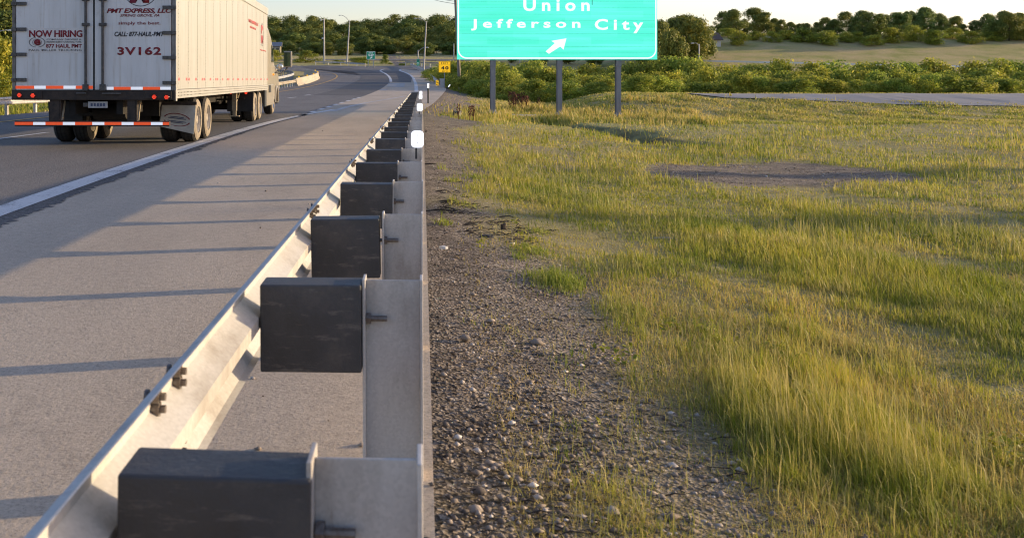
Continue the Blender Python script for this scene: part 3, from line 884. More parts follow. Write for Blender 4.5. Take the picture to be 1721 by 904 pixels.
far_guardrail('guardrail', 'thin pale rail along the grassy slope below the house, right of the sign', [Vector((GX(1122, 193), 193.0)), Vector((GX(1215, 191), 191.0)), Vector((GX(1420, 187), 187.0)), Vector((GX(1750, 181), 181.0))], -1, 4.0, hz1, .58, mat='white_plastic')
def jersey_barrier():
    line = resample(smooth_line([(-6.75, 114), (-6.05, 126), (-5.6, 140), (-5.55, 150), (-6.3, 158), (-8.2, 165)], 2), 1.2)
    prof = [(-.30, 0), (-.30, .08), (-.17, .32), (-.10, .86), (.10, .86), (.17, .32), (.30, .08), (.30, 0)]
    root = empty('concrete_barrier', (line[0].x, line[0].y, zroad(0, line[0].y)))
    tag(root, 'sunlit cream concrete safety barrier curving along the inside of the bend', 'barrier')
    inv = Matrix.Translation(-root.location)
    mb = MB(); vs = []; fs = []
    k = len(prof)
    for i, q in enumerate(line):
        t = (line[min(i + 1, len(line) - 1)] - line[max(i - 1, 0)]).normalized()
        e = 1.0
        for d, z in prof: vs.append((q.x + t.y * d, q.y - t.x * d, zroad(0, q.y) + z * e))
    for i in range(len(line) - 1):
        for j in range(k - 1): fs.append((i * k + j, (i + 1) * k + j, (i + 1) * k + j + 1, i * k + j + 1))
    fs.append(tuple(range(k))); fs.append(tuple((len(line) - 1) * k + j for j in range(k)))
    mb.add(vs, fs)
    o = mb.build('barrier_wall', M['barrier_concrete'], root, bev=.02); o.matrix_parent_inverse = inv
    c = MB(); c.box(-.09, .09, -.05, .05, 0, .14); proto = c.build('marker', M['yellow_sign'])
    for i in range(3, len(line) - 3, 9):
        m = proto if i == 3 else proto.copy()
        if i > 3: COL.objects.link(m)
        m.parent = root; m.matrix_parent_inverse = inv
        m.location = (line[i].x, line[i].y, zroad(0, line[i].y) + .861)
jersey_barrier()

# ------------------------------------------------------------------ big guide sign
def guide_sign():
    Y = 48.0
    s = Y / F
    x0, x1 = GX(768, Y), GX(1104.5, Y)
    zb, zt = ZP(100.5, Y), ZP(-95, Y)
    root = empty('guide_sign', ((x0 + x1) / 2, Y, hz1((x0 + x1) / 2, Y)))
    tag(root, 'huge turquoise highway sign reading Union and Jefferson City on three steel posts', 'sign')
    inv = Matrix.Translation(-root.location)
    def fin(o):
        o.matrix_parent_inverse = inv; return o
    # extruded panel: planks with shallow grooves
    p = MB()
    n = int(round((zt - zb) / .30))
    for i in range(n):
        a, b = zb + (zt - zb) * i / n, zb + (zt - zb) * (i + 1) / n
        p.box(x0, x1, Y - .004, Y + .02, a + (.0035 if i else 0), b - .0035)
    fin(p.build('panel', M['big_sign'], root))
    p = MB(); p.box(x0 + .005, x1 - .005, Y + .0205, Y + .046, zb + .004, zt - .004); fin(p.build('backing', M['seam_green'], root))
    # rounded white border
    bw, rr, ins = .058, .42, .035
    def rrect(xa, xb, za, zbb, r, k=8):
        out = []
        for cx, cz, a0 in ((xb - r, zbb - r, 0), (xa + r, zbb - r, 90), (xa + r, za + r, 180), (xb - r, za + r, 270)):
            for i in range(k + 1):
                a = R(a0 + 90 * i / k); out.append((cx + r * math.cos(a), cz + r * math.sin(a)))
        return out
    o1, o2 = rrect(x0 + ins, x1 - ins, zb + ins, zt - ins, rr), rrect(x0 + ins + bw, x1 - ins - bw, zb + ins + bw, zt - ins - bw, rr - bw)
    b = MB(); k = len(o1)
    b.add([(q[0], Y - .009, q[1]) for q in o1] + [(q[0], Y - .009, q[1]) for q in o2], [(i, (i + 1) % k, (i + 1) % k + k, i + k) for i in range(k)])
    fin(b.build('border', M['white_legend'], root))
    def word(body, px0, px1, py0, py1, sp=1.0, bold=.028):
        fin(lettering(body, ((GX(px0, Y) + GX(px1, Y)) / 2, Y - .005, (ZP(py0, Y) + ZP(py1, Y)) / 2), (1, 0, 0), (0, 0, 1),
                      abs(GX(px1, Y) - GX(px0, Y)), abs(ZP(py0, Y) - ZP(py1, Y)), M['white_legend'], root, bold, 0, sp))
    word('Union', 879.5, 991, -1.5, 19.5, 1.5, .027)
    word('Jefferson', 791.5, 975.5, 32.5, 52, 1.5, .027)
    word('City', 999.5, 1081, 32.5, 56.5, 1.5, .027)
    # arrow pointing up to the right
    ar = [(917, 87), (922.5, 91), (941.5, 78.8), (947, 84), (952, 65), (926.5, 69.3), (932.5, 73)]
    a = MB(); a.prism([(GX(q[0], Y), ZP(q[1], Y)) for q in ar], 'y', Y - .009, Y - .0055)
    fin(a.build('arrow', M['white_legend'], root))
    sl = MB(); sl.box(GX(994.7, Y), GX(995.6, Y), Y - .010, Y - .006, ZP(9, Y), ZP(-20, Y))
    fin(sl.build('divider', M['frame_dark'], root))
    # posts, wide flange, with a bolted slip base
    first = None
    for px in (827.5, 939, 1037.5):
        x = GX(px, Y + .35)
        q = MB(); w = .108
        q.box(-w, w, -.16, -.145, -1.2, zt + .0 - 0); q.box(-w, w, .145, .16, -1.2, zt); q.box(-.006, .006, -.145, .145, -1.2, zt)
        o = q.build('post', M['sign_post'], root, bev=.003); o.location = (x, Y + .235, 0); fin(o)
        c = MB(); zz = hz1(x, Y) + .18
        c.box(-w - .04, w + .04, -.20, .20, zz, zz + .05); c.box(-w - .04, w + .04, -.20, .20, zz + .058, zz + .10)
        for u in (-w, w):
            for vq in (-.15, .15): c.tube((u, vq, zz - .05), (u, vq, zz + .16), .02, n=6)
        d = c.build('slip_base', M['galvanised'], o)
        h = MB(); h.box(-w - .012, w + .012, -.175, -.162, zb - .32, zb - .02); h.box(-w - .012, w + .012, -.164, -.10, zb - .26, zb - .22)
        h.build('hinge_plate', M['sign_post'], o)
    # horizontal stringers behind the panel
    for zz in (zb + .35, zb + 1.4, zb + 2.5, zb + 3.6):
        q = MB(); q.box(x0 + .3, x1 - .3, Y + .05, Y + .075, zz, zz + .09)
        fin(q.build('stringer', M['sign_back'], root))
guide_sign()

# ------------------------------------------------------------------ smaller signs, poles
def exit_speed_sign():
    Y = 111.0
    x0, x1, zb, zt = GX(737.3, Y), GX(757, Y), ZP(122.3, Y), ZP(103.6, Y)
    xc = (x0 + x1) / 2
    root = empty('advisory_sign', (xc, Y, hz1(xc, Y)))
    tag(root, 'yellow EXIT 40 MPH advisory sign on a thin post by the ramp', 'sign')
    inv = Matrix.Translation(-root.location)
    def fin(o): o.matrix_parent_inverse = inv; return o
    p = MB(); p.box(x0, x1, Y, Y + .012, zb, zt); fin(p.build('panel', M['yellow_sign'], root, bev=.005))
    b = MB(); t = .022; zm = ZP(109.6, Y)
    for a in ((x0 + .02, x1 - .02, zb + .02, zb + .02 + t), (x0 + .02, x1 - .02, zt - .02 - t, zt - .02), (x0 + .02, x1 - .02, zm - t, zm)):
        b.box(a[0], a[1], Y - .003, Y - .0005, a[2], a[3])
    for xa in (x0 + .02, x1 - .02 - t): b.box(xa, xa + t, Y - .003, Y - .0005, zb + .02 + t, zm - t); b.box(xa, xa + t, Y - .003, Y - .0005, zm, zt - .02 - t)
    fin(b.build('border', M['black_paint'], root))
    def word(s, pxa, pxb, pya, pyb, sp, bold):
        fin(lettering(s, ((GX(pxa, Y) + GX(pxb, Y)) / 2, Y - .0005, (ZP(pya, Y) + ZP(pyb, Y)) / 2), (1, 0, 0), (0, 0, 1), GX(pxb, Y) - GX(pxa, Y), ZP(pya, Y) - ZP(pyb, Y), M['black_paint'], root, bold, 0, sp, .004))
    word('EXIT', 741.5, 753, 105, 108.3, 1.5, .02)
    word('40', 741, 754, 111.8, 117.6, 1.3, .05)
    word('MPH', 743.2, 752, 119.2, 121.2, 1.5, .02)
    q = MB(); q.box(xc - .035, xc + .035, Y + .014, Y + .08, hz1(xc, Y) - .4, zt - .05); fin(q.build('post', M['galvanised'], root))
exit_speed_sign()
def gore_sign():
    Y = 204.0
    x0, x1, zb, zt = GX(616.2, Y), GX(630.6, Y), ZP(100.3, Y), ZP(87, Y)
    xc = (x0 + x1) / 2
    zg = float(zr(Y))
    root = empty('exit_sign', (xc, Y, zg))
    tag(root, 'green EXIT 247 gore sign on two posts at the far bend', 'sign')
    inv = Matrix.Translation(-root.location)
    def fin(o): o.matrix_parent_inverse = inv; return o
    p = MB(); p.box(x0, x1, Y, Y + .03, zb, zt); fin(p.build('panel', M['green_sign'], root, bev=.01))
    b = MB(); t = .06
    b.box(x0, x1, Y - .006, Y - .001, zb, zb + t); b.box(x0, x1, Y - .006, Y - .001, zt - t, zt)
    b.box(x0, x0 + t, Y - .006, Y - .001, zb + t, zt - t); b.box(x1 - t, x1, Y - .006, Y - .001, zb + t, zt - t)
    fin(b.build('border', M['white_legend_dim'], root))
    def word(s, pxa, pxb, pya, pyb, sp, bold):
        fin(lettering(s, ((GX(pxa, Y) + GX(pxb, Y)) / 2, Y - .001, (ZP(pya, Y) + ZP(pyb, Y)) / 2), (1, 0, 0), (0, 0, 1), GX(pxb, Y) - GX(pxa, Y), ZP(pya, Y) - ZP(pyb, Y), M['white_legend_dim'], root, bold, 0, sp, .006))
    word('EXIT', 619.8, 627, 88.6, 90.8, 1.3, .03)
    word('247', 618.8, 628.4, 91.8, 95, 1.2, .05)
    a = MB(); a.prism([(GX(q[0], Y), ZP(q[1], Y)) for q in ((621.2, 98.6), (622, 99.3), (624.3, 97.8), (625.2, 98.7), (626, 95.8), (622.6, 96), (623.4, 96.8))], 'y', Y - .006, Y - .001)
    fin(a.build('arrow', M['white_legend_dim'], root))
    for px in (618.8, 627.4):
        q = MB(); q.box(GX(px, Y) - .07, GX(px, Y) + .07, Y + .035, Y + .15, zg - .5, zt - .1); fin(q.build('post', M['galvanised'], root))
        q = MB(); q.box(GX(px, Y) - .22, GX(px, Y) + .22, Y - .2, Y + .3, zg - .3, zg + .22); fin(q.build('footing', M['barrier_concrete'], root, bev=.05))
gore_sign()
def pole(name, label, px0, py0, px1, py1, Y, r0, r1, mat, cat, group=None, arm=None, zbase=None, extras=()):
    xb, xt = GX(px0, Y), GX(px1, Y)
    zb = hz1(xb, Y) if zbase is None else zbase
    zt = ZP(py1, Y)
    root = empty(name, (xb, Y, zb)); tag(root, label, cat, group)
    inv = Matrix.Translation(-root.location)
    mb = MB(); mb.tube((xb, Y, zb - .6), (xt, Y, zt), r0, r1, 12)
    o = mb.build('pole', mat, root, smooth=True); o.matrix_parent_inverse = inv
    if arm:
        pts = [Vector((xt, Y, zt - .3))] + [Vector((GX(a, Y), Y - .2, ZP(b, Y))) for a, b in arm]
        m2 = MB(); m2.path(smooth_line(pts, 2), .05, 8); a = m2.build('arm', M['pole_grey'], root, smooth=True); a.matrix_parent_inverse = inv
        e = pts[-1]; d = -1 if arm[-1][0] < px1 else 1
        l = MB(); l.lathe([(-.02, .0), (0, .12), (.10, .19), (.2, .16), (.26, 0)], (0, 0, 0), 14, 'z')
        lo = l.build('lamp_head', M['white_plastic'], root, smooth=True); lo.matrix_parent_inverse = inv
        lo.location = (e.x + d * .35, e.y, e.z - .12); lo.scale = (1.7, .75, .62)
    for nm, px, py, w, h, mt in extras:
        q = MB(); x = GX(px, Y); z = ZP(py, Y)
        q.box(x - w / 2, x + w / 2, Y - .45, Y - .15, z - h / 2, z + h / 2); q.tube((x, Y - .2, z), (xb + (xt - xb) * (z - zb) / (zt - zb), Y, z), .04, n=6)
        k = q.build(nm, M[mt], root, bev=.02); k.matrix_parent_inverse = inv
    return root
pole('utility_pole', 'straight grey pole with a small box, left of the two poles at the bend', 545, 106, 544.6, 32, 226, .20, .14, M['pole_grey'], 'pole', None, None, None,
     (('junction_box', 542.2, 65, .35, .3, 'white_plastic'), ('camera_unit', 539.3, 34, .18, .5, 'white_plastic')))
pole('street_lamp', 'leaning street lamp with a thin arm reaching left, standing at the far guardrail', 582.6, 109, 587.6, 35, 223, .19, .10, M['pole_grey'], 'street lamp', 'street lamps', [(581, 29), (574, 26)])
pole('street_lamp', 'tall leaning street lamp at the outer rail of the exit ramp', 711.4, 121, 716.6, 36, 172, .155, .09, M['pole_grey'], 'street lamp', 'street lamps', [(711, 33), (702, 31)])
mp = pole('short_lamp', 'short lamp post with an upward arm behind the small green mile sign', 703.2, 113, 702.6, 84.5, 193, .12, .10, M['pole_grey'], 'street lamp', None, [(709, 81.5), (714.5, 79.8)])
def mile_sign():
    Y = 191.0; x0, x1, zb, zt = GX(700.2, Y), GX(705.2, Y), ZP(111, Y), ZP(100.2, Y)
    xc = (x0 + x1) / 2; zg = hz1(xc, Y)
    root = empty('mile_sign', (xc, Y, zg)); tag(root, 'narrow green mile sign on a short post above the pale rail', 'sign')
    inv = Matrix.Translation(-root.location)
    p = MB(); p.box(x0, x1, Y, Y + .02, zb, zt); p.build('panel', M['green_sign'], root).matrix_parent_inverse = inv
    p = MB(); p.box(xc - .14, xc + .14, Y - .006, Y - .001, ZP(103.4, Y), ZP(102, Y)); p.build('shield', M['blue_letter'], root).matrix_parent_inverse = inv
    p = MB(); p.box(x0 + .05, xc + .12, Y - .006, Y - .001, ZP(106.2, Y), ZP(105.6, Y)); p.box(x0 + .06, xc + .16, Y - .006, Y - .001, ZP(108.6, Y), ZP(107.8, Y)); p.build('legend', M['white_legend_dim'], root).matrix_parent_inverse = inv
    p = MB(); p.box(xc - .05, xc + .05, Y + .025, Y + .1, zg - .4, zt - .1); p.build('post', M['galvanised'], root).matrix_parent_inverse = inv
mile_sign()
up = pole('utility_pole', 'leaning wooden utility pole with overhead wires beside the big turquoise sign', 773.6, 148, 763.5, -40, 108, .185, .13, M['pole_wood'], 'pole')
def wires():
    Y = 108.0
    inv = Matrix.Translation(-up.location)
    top = Vector((GX(765.4, Y), Y, ZP(-1, Y)))
    for k, (z1, z2) in enumerate(((-10, 3.2), (-6, 7.2))):
        a = Vector((GX(765.2, Y), Y - .2, ZP(z2, Y))); b = Vector((GX(640, 60), 150.0, ZP(z1 - 60, 150)))
        pts = [a.lerp(b, t) - Vector((0, 0, 1.2 * 4 * t * (1 - t))) for t in [i / 14 for i in range(15)]]
        m = MB(); m.path(pts, .022, 5); o = m.build('wire', M['wire'], up); o.matrix_parent_inverse = inv
wires()
pole('street_lamp', 'curved arm street lamp rising left of the truck above a bright shrub', -14, 150, -13, 62, 112, .14, .10, M['pole_grey'], 'street lamp', 'street lamps', [(-4, 54), (12, 51)])
pole('street_lamp', 'plain pole of the two on the grassy slope right of the turquoise sign', 1139.4, 100, 1139.6, 79, 172, .17, .15, M['pole_grey'], 'street lamp', 'street lamps')
pole('street_lamp', 'lamp post with short curved arm on the grassy slope below the house', 1175, 100, 1175, 74.5, 172, .12, .10, M['pole_grey'], 'street lamp', 'street lamps', [(1171, 73.4), (1167, 72.8)])
pole('utility_pole', 'thin pale pole showing below the turquoise sign between its left posts', 873, 122, 873.8, 70, 195, .11, .10, M['pole_grey'], 'pole')
pole('utility_pole', 'thin grey pole against the wood just left of the turquoise sign', 762.6, 112, 762.6, 74, 225, .12, .10, M['pole_grey'], 'pole')
def small_white_sign():
    Y = 185.0
    x = GX(894, Y); z = hz1(x, Y)
    root = empty('roadside_sign', (x, Y, z)); tag(root, 'small pale blank sign seen over the bushes under the turquoise sign', 'sign')
    inv = Matrix.Translation(-root.location)
    p = MB(); p.box(x - .36, x + .36, Y, Y + .02, ZP(113.4, Y), ZP(108.8, Y)); p.build('panel', M['white_plastic'], root).matrix_parent_inverse = inv
    p = MB(); p.box(x - .04, x + .04, Y + .025, Y + .08, z - .4, ZP(109.4, Y)); p.build('post', M['galvanised'], root).matrix_parent_inverse = inv
small_white_sign()
def post_delineator(name, label, px, py0, py1, lean=(0, 0), Y=None):
    Y = Y or (HC + .10) * F / (py0 - HY)
    x = GX(px, Y); z = hz1(x, Y); h = ZP(py1, Y) - z
    root = empty(name, (x, Y, z)); tag(root, label, 'delineator')
    root.rotation_euler = (lean[0], lean[1], 0)
    m = MB(); m.tube((0, 0, -.2), (0, 0, h - .28), .05, .05, 8); m.build('post', M['dark_plastic'], root, smooth=True)
    m = MB(); m.tube((0, 0, h - .278), (0, 0, h), .055, .055, 10); m.build('reflector', M['reflector'], root, smooth=True)
post_delineator('post_delineator', 'thin black marker post with a bright white top at the end of the guardrail', 719.6, 178, 140.5)
post_delineator('post_delineator', 'small blue and white marker post leaning over near the yellow exit sign', 750, 150.5, 140.5, (0, R(38)), Y=101)

# ------------------------------------------------------------------ truck and trailer
def truck():
    ang = math.atan(.0206)
    root = empty('semi_truck', (-5.305, 21.0, 0), -ang)
    tag(root, 'white box semi truck with a cream tractor driving away along the shoulder line', 'truck')
    HW = 1.657
    U = lambda px: (px - 158.0) / 83.33
    Z = lambda py: HC + (HY - py) / 83.33
    T = 17.5                                   # trailer length
    zf, zt = Z(166), 4.02                      # lower rail and roof
    # body shell (side skins, roof and nose), rear frame and doors are separate
    b = MB(); b.box(-HW + .02, HW - .02, .06, T, zf + .18, zt)
    body = b.build('trailer_body', M['trailer_side'], root, bev=.012)
    # vertical logistic posts on the right side and rivet lines
    q = MB()
    n = 15
    for i in range(n + 1):
        y = .35 + (T - .5) * i / n
        for s in (1, -1):
            q.box(s * (HW - .021) - .003, s * (HW - .021) + .004, y - .032, y + .032, zf + .19, zt - .22)
    q.build('side_seam', M['trailer_side'], body)
    rv = MB()
    for i in range(n + 1):
        y = .35 + (T - .5) * i / n
        for k in range(34):
            zz = zf + .30 + k * .075
            if zz < zt - .3: rv.box(HW - .018, HW - .0125, y - .007, y + .007, zz, zz + .014)
    rv.build('rivet', M['hinge'], body)
    q = MB()
    for s in (1, -1): q.box(s * HW - .012, s * HW + .012, .02, T, zt - .22, zt + .02)
    q.build('top_rail', M['trailer_side'], body, bev=.006)
    q = MB()
    q.box(HW - .05, HW + .008, .02, T, zf, zf + .175); q.box(-HW - .008, -HW + .05, .02, T, zf, zf + .175)
    rail = q.build('bottom_rail', M['trailer_side'], root, bev=.005)
    q = MB()
    i = 0
    while .2 + i * .165 < T - .3:
        y = .2 + i * .165
        for zz in (zf + .05, zf + .11): q.box(HW + .0075, HW + .0105, y, y + .07, zz, zz + .018)
        i += 1
    q.build('slot', M['frame_dark'], rail)
    q = MB(); i = 0; y = .35
    while y < T - .2:
        q.box(HW - .0195, HW - .0165, y, y + .16, zf + .36, zf + .42)
        if i % 2: q.box(HW - .0195, HW - .0165, y + .28, y + .44, zf + .36, zf + .42); y += .28
        y += .86; i += 1
    q.build('side_tape', M['side_red'], body)
    # side lettering
    xs = HW - .016
    def side(body_txt, pxa, pxb, pya, pyb, Yw, mat, bold=.02, sp=1.0, rot=False):
        yc = (Yw - 21.0); h = (pyb - pya) * Yw / F; w = (pxb - pxa) / (3.29 * F / Yw ** 2)
        return lettering(body_txt, (xs, yc, ZP((pya + pyb) / 2, Yw)), (0, 1, 0), (0, 0, 1), w, h, M[mat], root, bold, 0.0, sp, .006)
    side('PMT EXPRESS, LLC', 424, 437, 36, 42.5, 34.2, 'side_red', .03)
    side('SPRING GROVE, PA', 427, 435, 46, 50, 34.0, 'side_red', .02)
    side('simply the best.', 436, 444, 84, 87, 37.0, 'side_red', .02)
    e = MB(); yc, zc, ry, rz = 36.7 - 21, ZP(59, 36.7), .95, .42 * 0 + .40
    # upright oval logo
    rz = (78 - 40) / 2 * 36.7 / F; ry = .50
    ring = [(yc + ry * math.cos(a), zc + rz * math.sin(a)) for a in [2 * math.pi * i / 40 for i in range(40)]]
    ring2 = [(yc + ry * .94 * math.cos(a), zc + rz * .955 * math.sin(a)) for a in [2 * math.pi * i / 40 for i in range(40)]]
    e.add([(xs + .004, *p) for p in ring] + [(xs + .004, *p) for p in ring2], [(i, (i + 1) % 40, (i + 1) % 40 + 40, i + 40) for i in range(40)])
    e.build('logo_ring', M['black_letter'], root)
    lettering('P', (xs, yc + .0, zc + .18), (0, 1, 0), (0, 0, 1), .5, .30, M['side_red'], root, .05)
    lettering('M', (xs, yc + .0, zc - .16), (0, 1, 0), (0, 0, 1), .55, .30, M['side_red'], root, .05)
    # ---- rear
    q = MB()
    q.box(-HW, -HW + .075, -.02, .06, Z(168), zt); q.box(HW - .085, HW, -.02, .06, Z(168), zt); q.box(-HW, HW, -.02, .06, zt - .02, zt + .10)
    q.build('rear_frame', M['side_post'], root, bev=.01)
    q = MB(); q.box(HW - .004, HW + .012, -.03, .10, Z(170), zt); q.build('corner_post', M['trailer_side'], root, bev=.004)
    doors = []
    for xa, xb in ((U(27.2), U(157.2)), (U(160.2), U(288.5))):
        q = MB(); q.box(xa, xb, -.035, .03, Z(151.5), zt - .02)
        d = q.build('rear_door', M['door_white'], root, bev=.008)
        doors.append(d)
    q = MB(); q.box(U(157), U(160.4), -.03, -.005, Z(152), zt - .02); q.build('door_gasket', M['flap_black'], root)
    for d, pxs, cl in ((doors[0], 145.6, 144.6), (doors[1], 174.2, 174.0)):
        q = MB(); q.tube((U(pxs), -.075, Z(152)), (U(pxs), -.075, zt), .026, n=10)
        rod = q.build('lock_rod', M['rod'], d, smooth=True)
        q = MB()
        for py in (42, 0, -60): q.box(U(pxs) - .075, U(pxs) + .075, -.105, -.034, Z(py) - .03, Z(py) + .03)
        q.box(U(pxs) - .055, U(pxs) + .055, -.125, -.034, Z(153), Z(142))
        q.build('rod_bracket', M['rod'], d, bev=.008)
    q = MB(); q.box(U(130), U(147), -.12, -.09, Z(158), Z(155.8)); q.build('lock_handle', M['hinge'], doors[0], bev=.006)
    q = MB(); q.box(U(174), U(206), -.12, -.09, Z(158.5), Z(156.2)); q.build('lock_handle', M['hinge'], doors[1], bev=.006)
    for d, xa, xb, pys in ((doors[0], 19.6, 44.5, (7, 50, 92, 134.5)), (doors[1], 275, 296.5, (13.5, 56, 97.5, 139.5))):
        for py in pys:
            q = MB()
            q.box(U(xa), U(xb), -.062, -.034, Z(py + 1.2), Z(py - 1.2))
            for k in (.18, .55, .86):
                xx = U(xa + (xb - xa) * k); q.box(xx - .05, xx + .05, -.075, -.034, Z(py + 3), Z(py - 3))
            q.build('hinge', M['hinge'], d, bev=.006)
    # lettering on the doors
    yd = -.036
    def rear(t, pxa, pxb, pya, pyb, mat, parent, bold=.02, shear=0.0, sp=1.0, y=yd):
        return lettering(t, ((U(pxa) + U(pxb)) / 2, y, (Z(pya) + Z(pyb)) / 2), (1, 0, 0), (0, 0, 1), U(pxb) - U(pxa), Z(pya) - Z(pyb), M[mat], parent, bold, shear, sp, .005)
    D0, D1 = doors
    rear('PMT EXPRESS, LLC', 180.5, 290, 15, 24, 'red_letter', D1, .035, .25, .95)
    rear('SPRING GROVE, PA', 203, 269, 24.6, 29.6, 'red_letter', D1, .012, .3)
    rear('simply the best.', 200, 271, 37, 43.6, 'red_letter', D1, .012)
    rear('CALL: 877-HAUL-PMT', 193.5, 277, 54, 62, 'black_letter', D1, .025, .25)
    rear('3V162', 198.5, 272, 79.5, 93, 'red_letter', D1, .03, 0, 1.1)
    # oval emblem with a bold letter, mostly above
    cx, cz, rx, rz2 = U(237.5), Z(-22), .375, .405
    e = MB(); k = 48
    o1 = [(cx + rx * math.cos(2 * math.pi * i / k), cz + rz2 * math.sin(2 * math.pi * i / k)) for i in range(k)]
    o2 = [(cx + (rx - .014) * math.cos(2 * math.pi * i / k), cz + (rz2 - .014) * math.sin(2 * math.pi * i / k)) for i in range(k)]
    e.add([(p[0], yd - .003, p[1]) for p in o1] + [(p[0], yd - .003, p[1]) for p in o2], [(i, (i + 1) % k, (i + 1) % k + k, i + k) for i in range(k)])
    e.build('emblem_ring', M['black_letter'], D1)
    rear('M', 219, 252, -18, 6, 'red_letter', D1, .07)
    # hiring placard
    q = MB(); q.box(U(47), U(142), yd - .004, yd + .002, Z(89.5), Z(47.5)); pl = q.build('placard', M['placard_white'], D0)
    yp = yd - .0045
    rear('NOW HIRING', 49.5, 139.5, 51.5, 63, 'red_letter', pl, .03, 0, .95, yp)
    rear('COMPANY DRIVERS &', 79, 137.5, 65.5, 68.3, 'grey_letter', pl, .01, 0, 1, yp)
    rear('INDEPENDENT CONTRACTORS', 79, 137.5, 69.6, 72.4, 'grey_letter', pl, .01, 0, 1, yp)
    rear('877 HAUL PMT', 78, 138.5, 74.6, 81, 'red_letter', pl, .025, 0, 1, yp)
    rear('PAUL MILLER TRUCKING', 49, 138, 82.8, 86.6, 'grey_letter', pl, .008, 0, 1.1, yp)
    rear('e', 57.5, 69, 66.5, 76.5, 'red_letter', pl, .04, 0, 1, yp)
    e = MB(); cx, cz = U(63), Z(71.6)
    for r0, r1, a0, a1, sy in ((.086, .096, 0, 360, .76), (.148, .168, 100, 260, .62), (.148, .168, -80, 80, .62)):
        k = 24; ps = []
        for i in range(k + 1):
            a = R(a0 + (a1 - a0) * i / k); ps += [(cx + r0 * math.cos(a), yp - .004, cz + r0 * sy * math.sin(a)), (cx + r1 * math.cos(a), yp - .004, cz + r1 * sy * math.sin(a))]
        e.add(ps, [(2 * i, 2 * i + 1, 2 * i + 3, 2 * i + 2) for i in range(k)])
    e.build('wreath', M['grey_letter'], pl)
    # reflective tape strips
    def tape(name, spans, py0, py1, y, parent, tilt=0.0):
        m = MB()
        for xa, xb, c in spans:
            m.m = c
            z0, z1 = Z(py1), Z(py0)
            m.box(U(xa), U(xb), y - .004, y, z0, z1)
        return m.build(name, [M['tape_red'], M['tape_white']], parent)
    tape('reflective_tape', [(26.5, 58, 0), (58, 77.5, 1), (77.5, 107.5, 0), (107.5, 128, 1), (128, 139, 0), (150, 157, 0)], 144.6, 149.6, -.0355, D0)
    tape('reflective_tape', [(180.5, 192, 1), (192, 221, 0), (221, 241, 1), (241, 270.5, 0), (270.5, 288, 1)], 146.4, 151.2, -.0355, D1)
    # sill
    q = MB(); q.box(-HW, HW, -.06, .12, Z(168.5), Z(151.6)); sill = q.build('rear_sill', M['frame_dark'], root, bev=.012)
    for a, bb in ((22, 72), (246, 290)):
        q = MB(); q.box(U(a), U(bb), -.085, -.058, Z(166.5), Z(153.8)); q.build('light_box', M['frame_dark'], sill, bev=.01)
    for px, py in ((34.6, 160.2), (57.3, 160.8), (261.5, 163.2), (282, 163.6)):
        q = MB(); q.lathe([(-.105, 0), (-.105, .046), (-.095, .055), (-.085, .058)], (U(px), 0, Z(py)), 20, 'y')
        t = q.build('tail_light', M['tail_red'], root, smooth=True)
        q = MB()
        for k in range(5):
            for j in range(4):
                xx, zz = -.036 + .024 * j + (.009 if k % 2 else 0), -.034 + .017 * k
                if xx * xx + zz * zz < .0022: q.box(U(px) + xx - .009, U(px) + xx + .009, -.112, -.1055, Z(py) + zz - .0055, Z(py) + zz + .0055)
        q.build('light_diode', M['tail_glow'], t)
    # under-ride guard
    q = MB(); q.box(U(25.3), U(286.3), -.06, .05, Z(212.3), Z(203.8)); guard = q.build('bumper_bar', M['frame_dark'], root, bev=.01)
    sp = []; x = 25.6
    for w, c in ((31.2, 0), (20.8, 1), (29.4, 0), (20.6, 1), (29, 0), (20.4, 1), (29, 0), (20.2, 1), (29, 0), (19.8, 1), (10.6, 0)):
        sp.append((x, x + w, c)); x += w
    tape('reflective_tape', sp, 205.2, 210.2, -.0605, guard)
    for a, bb in ((83.5, 102.5), (214.5, 231)):
        q = MB(); q.box(U(a), U(bb) - .03, -.02, .03, Z(204), Z(168)); q.box(U(bb) - .028, U(bb), -.02, .22, Z(204), Z(168)); q.build('guard_strut', M['frame_dark'], root, bev=.006)
        q = MB(); q.add([(U(bb) + .03, .2, Z(170)), (U(bb) + .03, .24, Z(170)), (U(bb) + .03, .04, Z(202)), (U(bb) + .03, 0, Z(202)), (U(bb), .2, Z(170)), (U(bb), .24, Z(170)), (U(bb), .04, Z(202)), (U(bb), 0, Z(202))],
                        [(0, 1, 2, 3), (7, 6, 5, 4), (0, 4, 5, 1), (1, 5, 6, 2), (2, 6, 7, 3), (3, 7, 4, 0)])
        q.build('strut_brace', M['leg_cream'], root)
    q = MB(); q.box(U(147.5), U(180.5), .02, .03, Z(181.8), Z(171)); pt = q.build('number_plate', M['plate'], root, bev=.003)
    q = MB()
    for k in range(5): q.box(U(152 + k * 5.2), U(155.4 + k * 5.2), .016, .0195, Z(179), Z(174))
    q.build('plate_mark', M['blue_letter'], pt)
    q = MB(); q.box(U(139), U(147), .015, .05, Z(180), Z(173)); q.build('plate_lamp', M['hinge'], root, bev=.01)
    # chassis under the trailer
    q = MB()
    q.box(-.55, -.42, .15, T - 1.2, zf - .32, zf); q.box(.42, .55, .15, T - 1.2, zf - .32, zf)
    y = .6
    while y < T - .6: q.box(-HW + .06, HW - .06, y, y + .07, zf - .02, zf + .09); y += .62
    q.box(-HW + .06, HW - .06, .1, T, zf + .085, zf + .16)
    q.box(-.9, .9, 2.0, 5.3, zf - .42, zf - .03)
    q.tube((-.35, 1.3, zf - .30), (.35, 1.3, zf - .30), .16, n=14)
    q.tube((-.9, 2.9, .52), (.9, 2.9, .52), .075, n=10); q.tube((-.9, 4.3, .52), (.9, 4.3, .52), .075, n=10)
    q.build('chassis', M['under'], root)
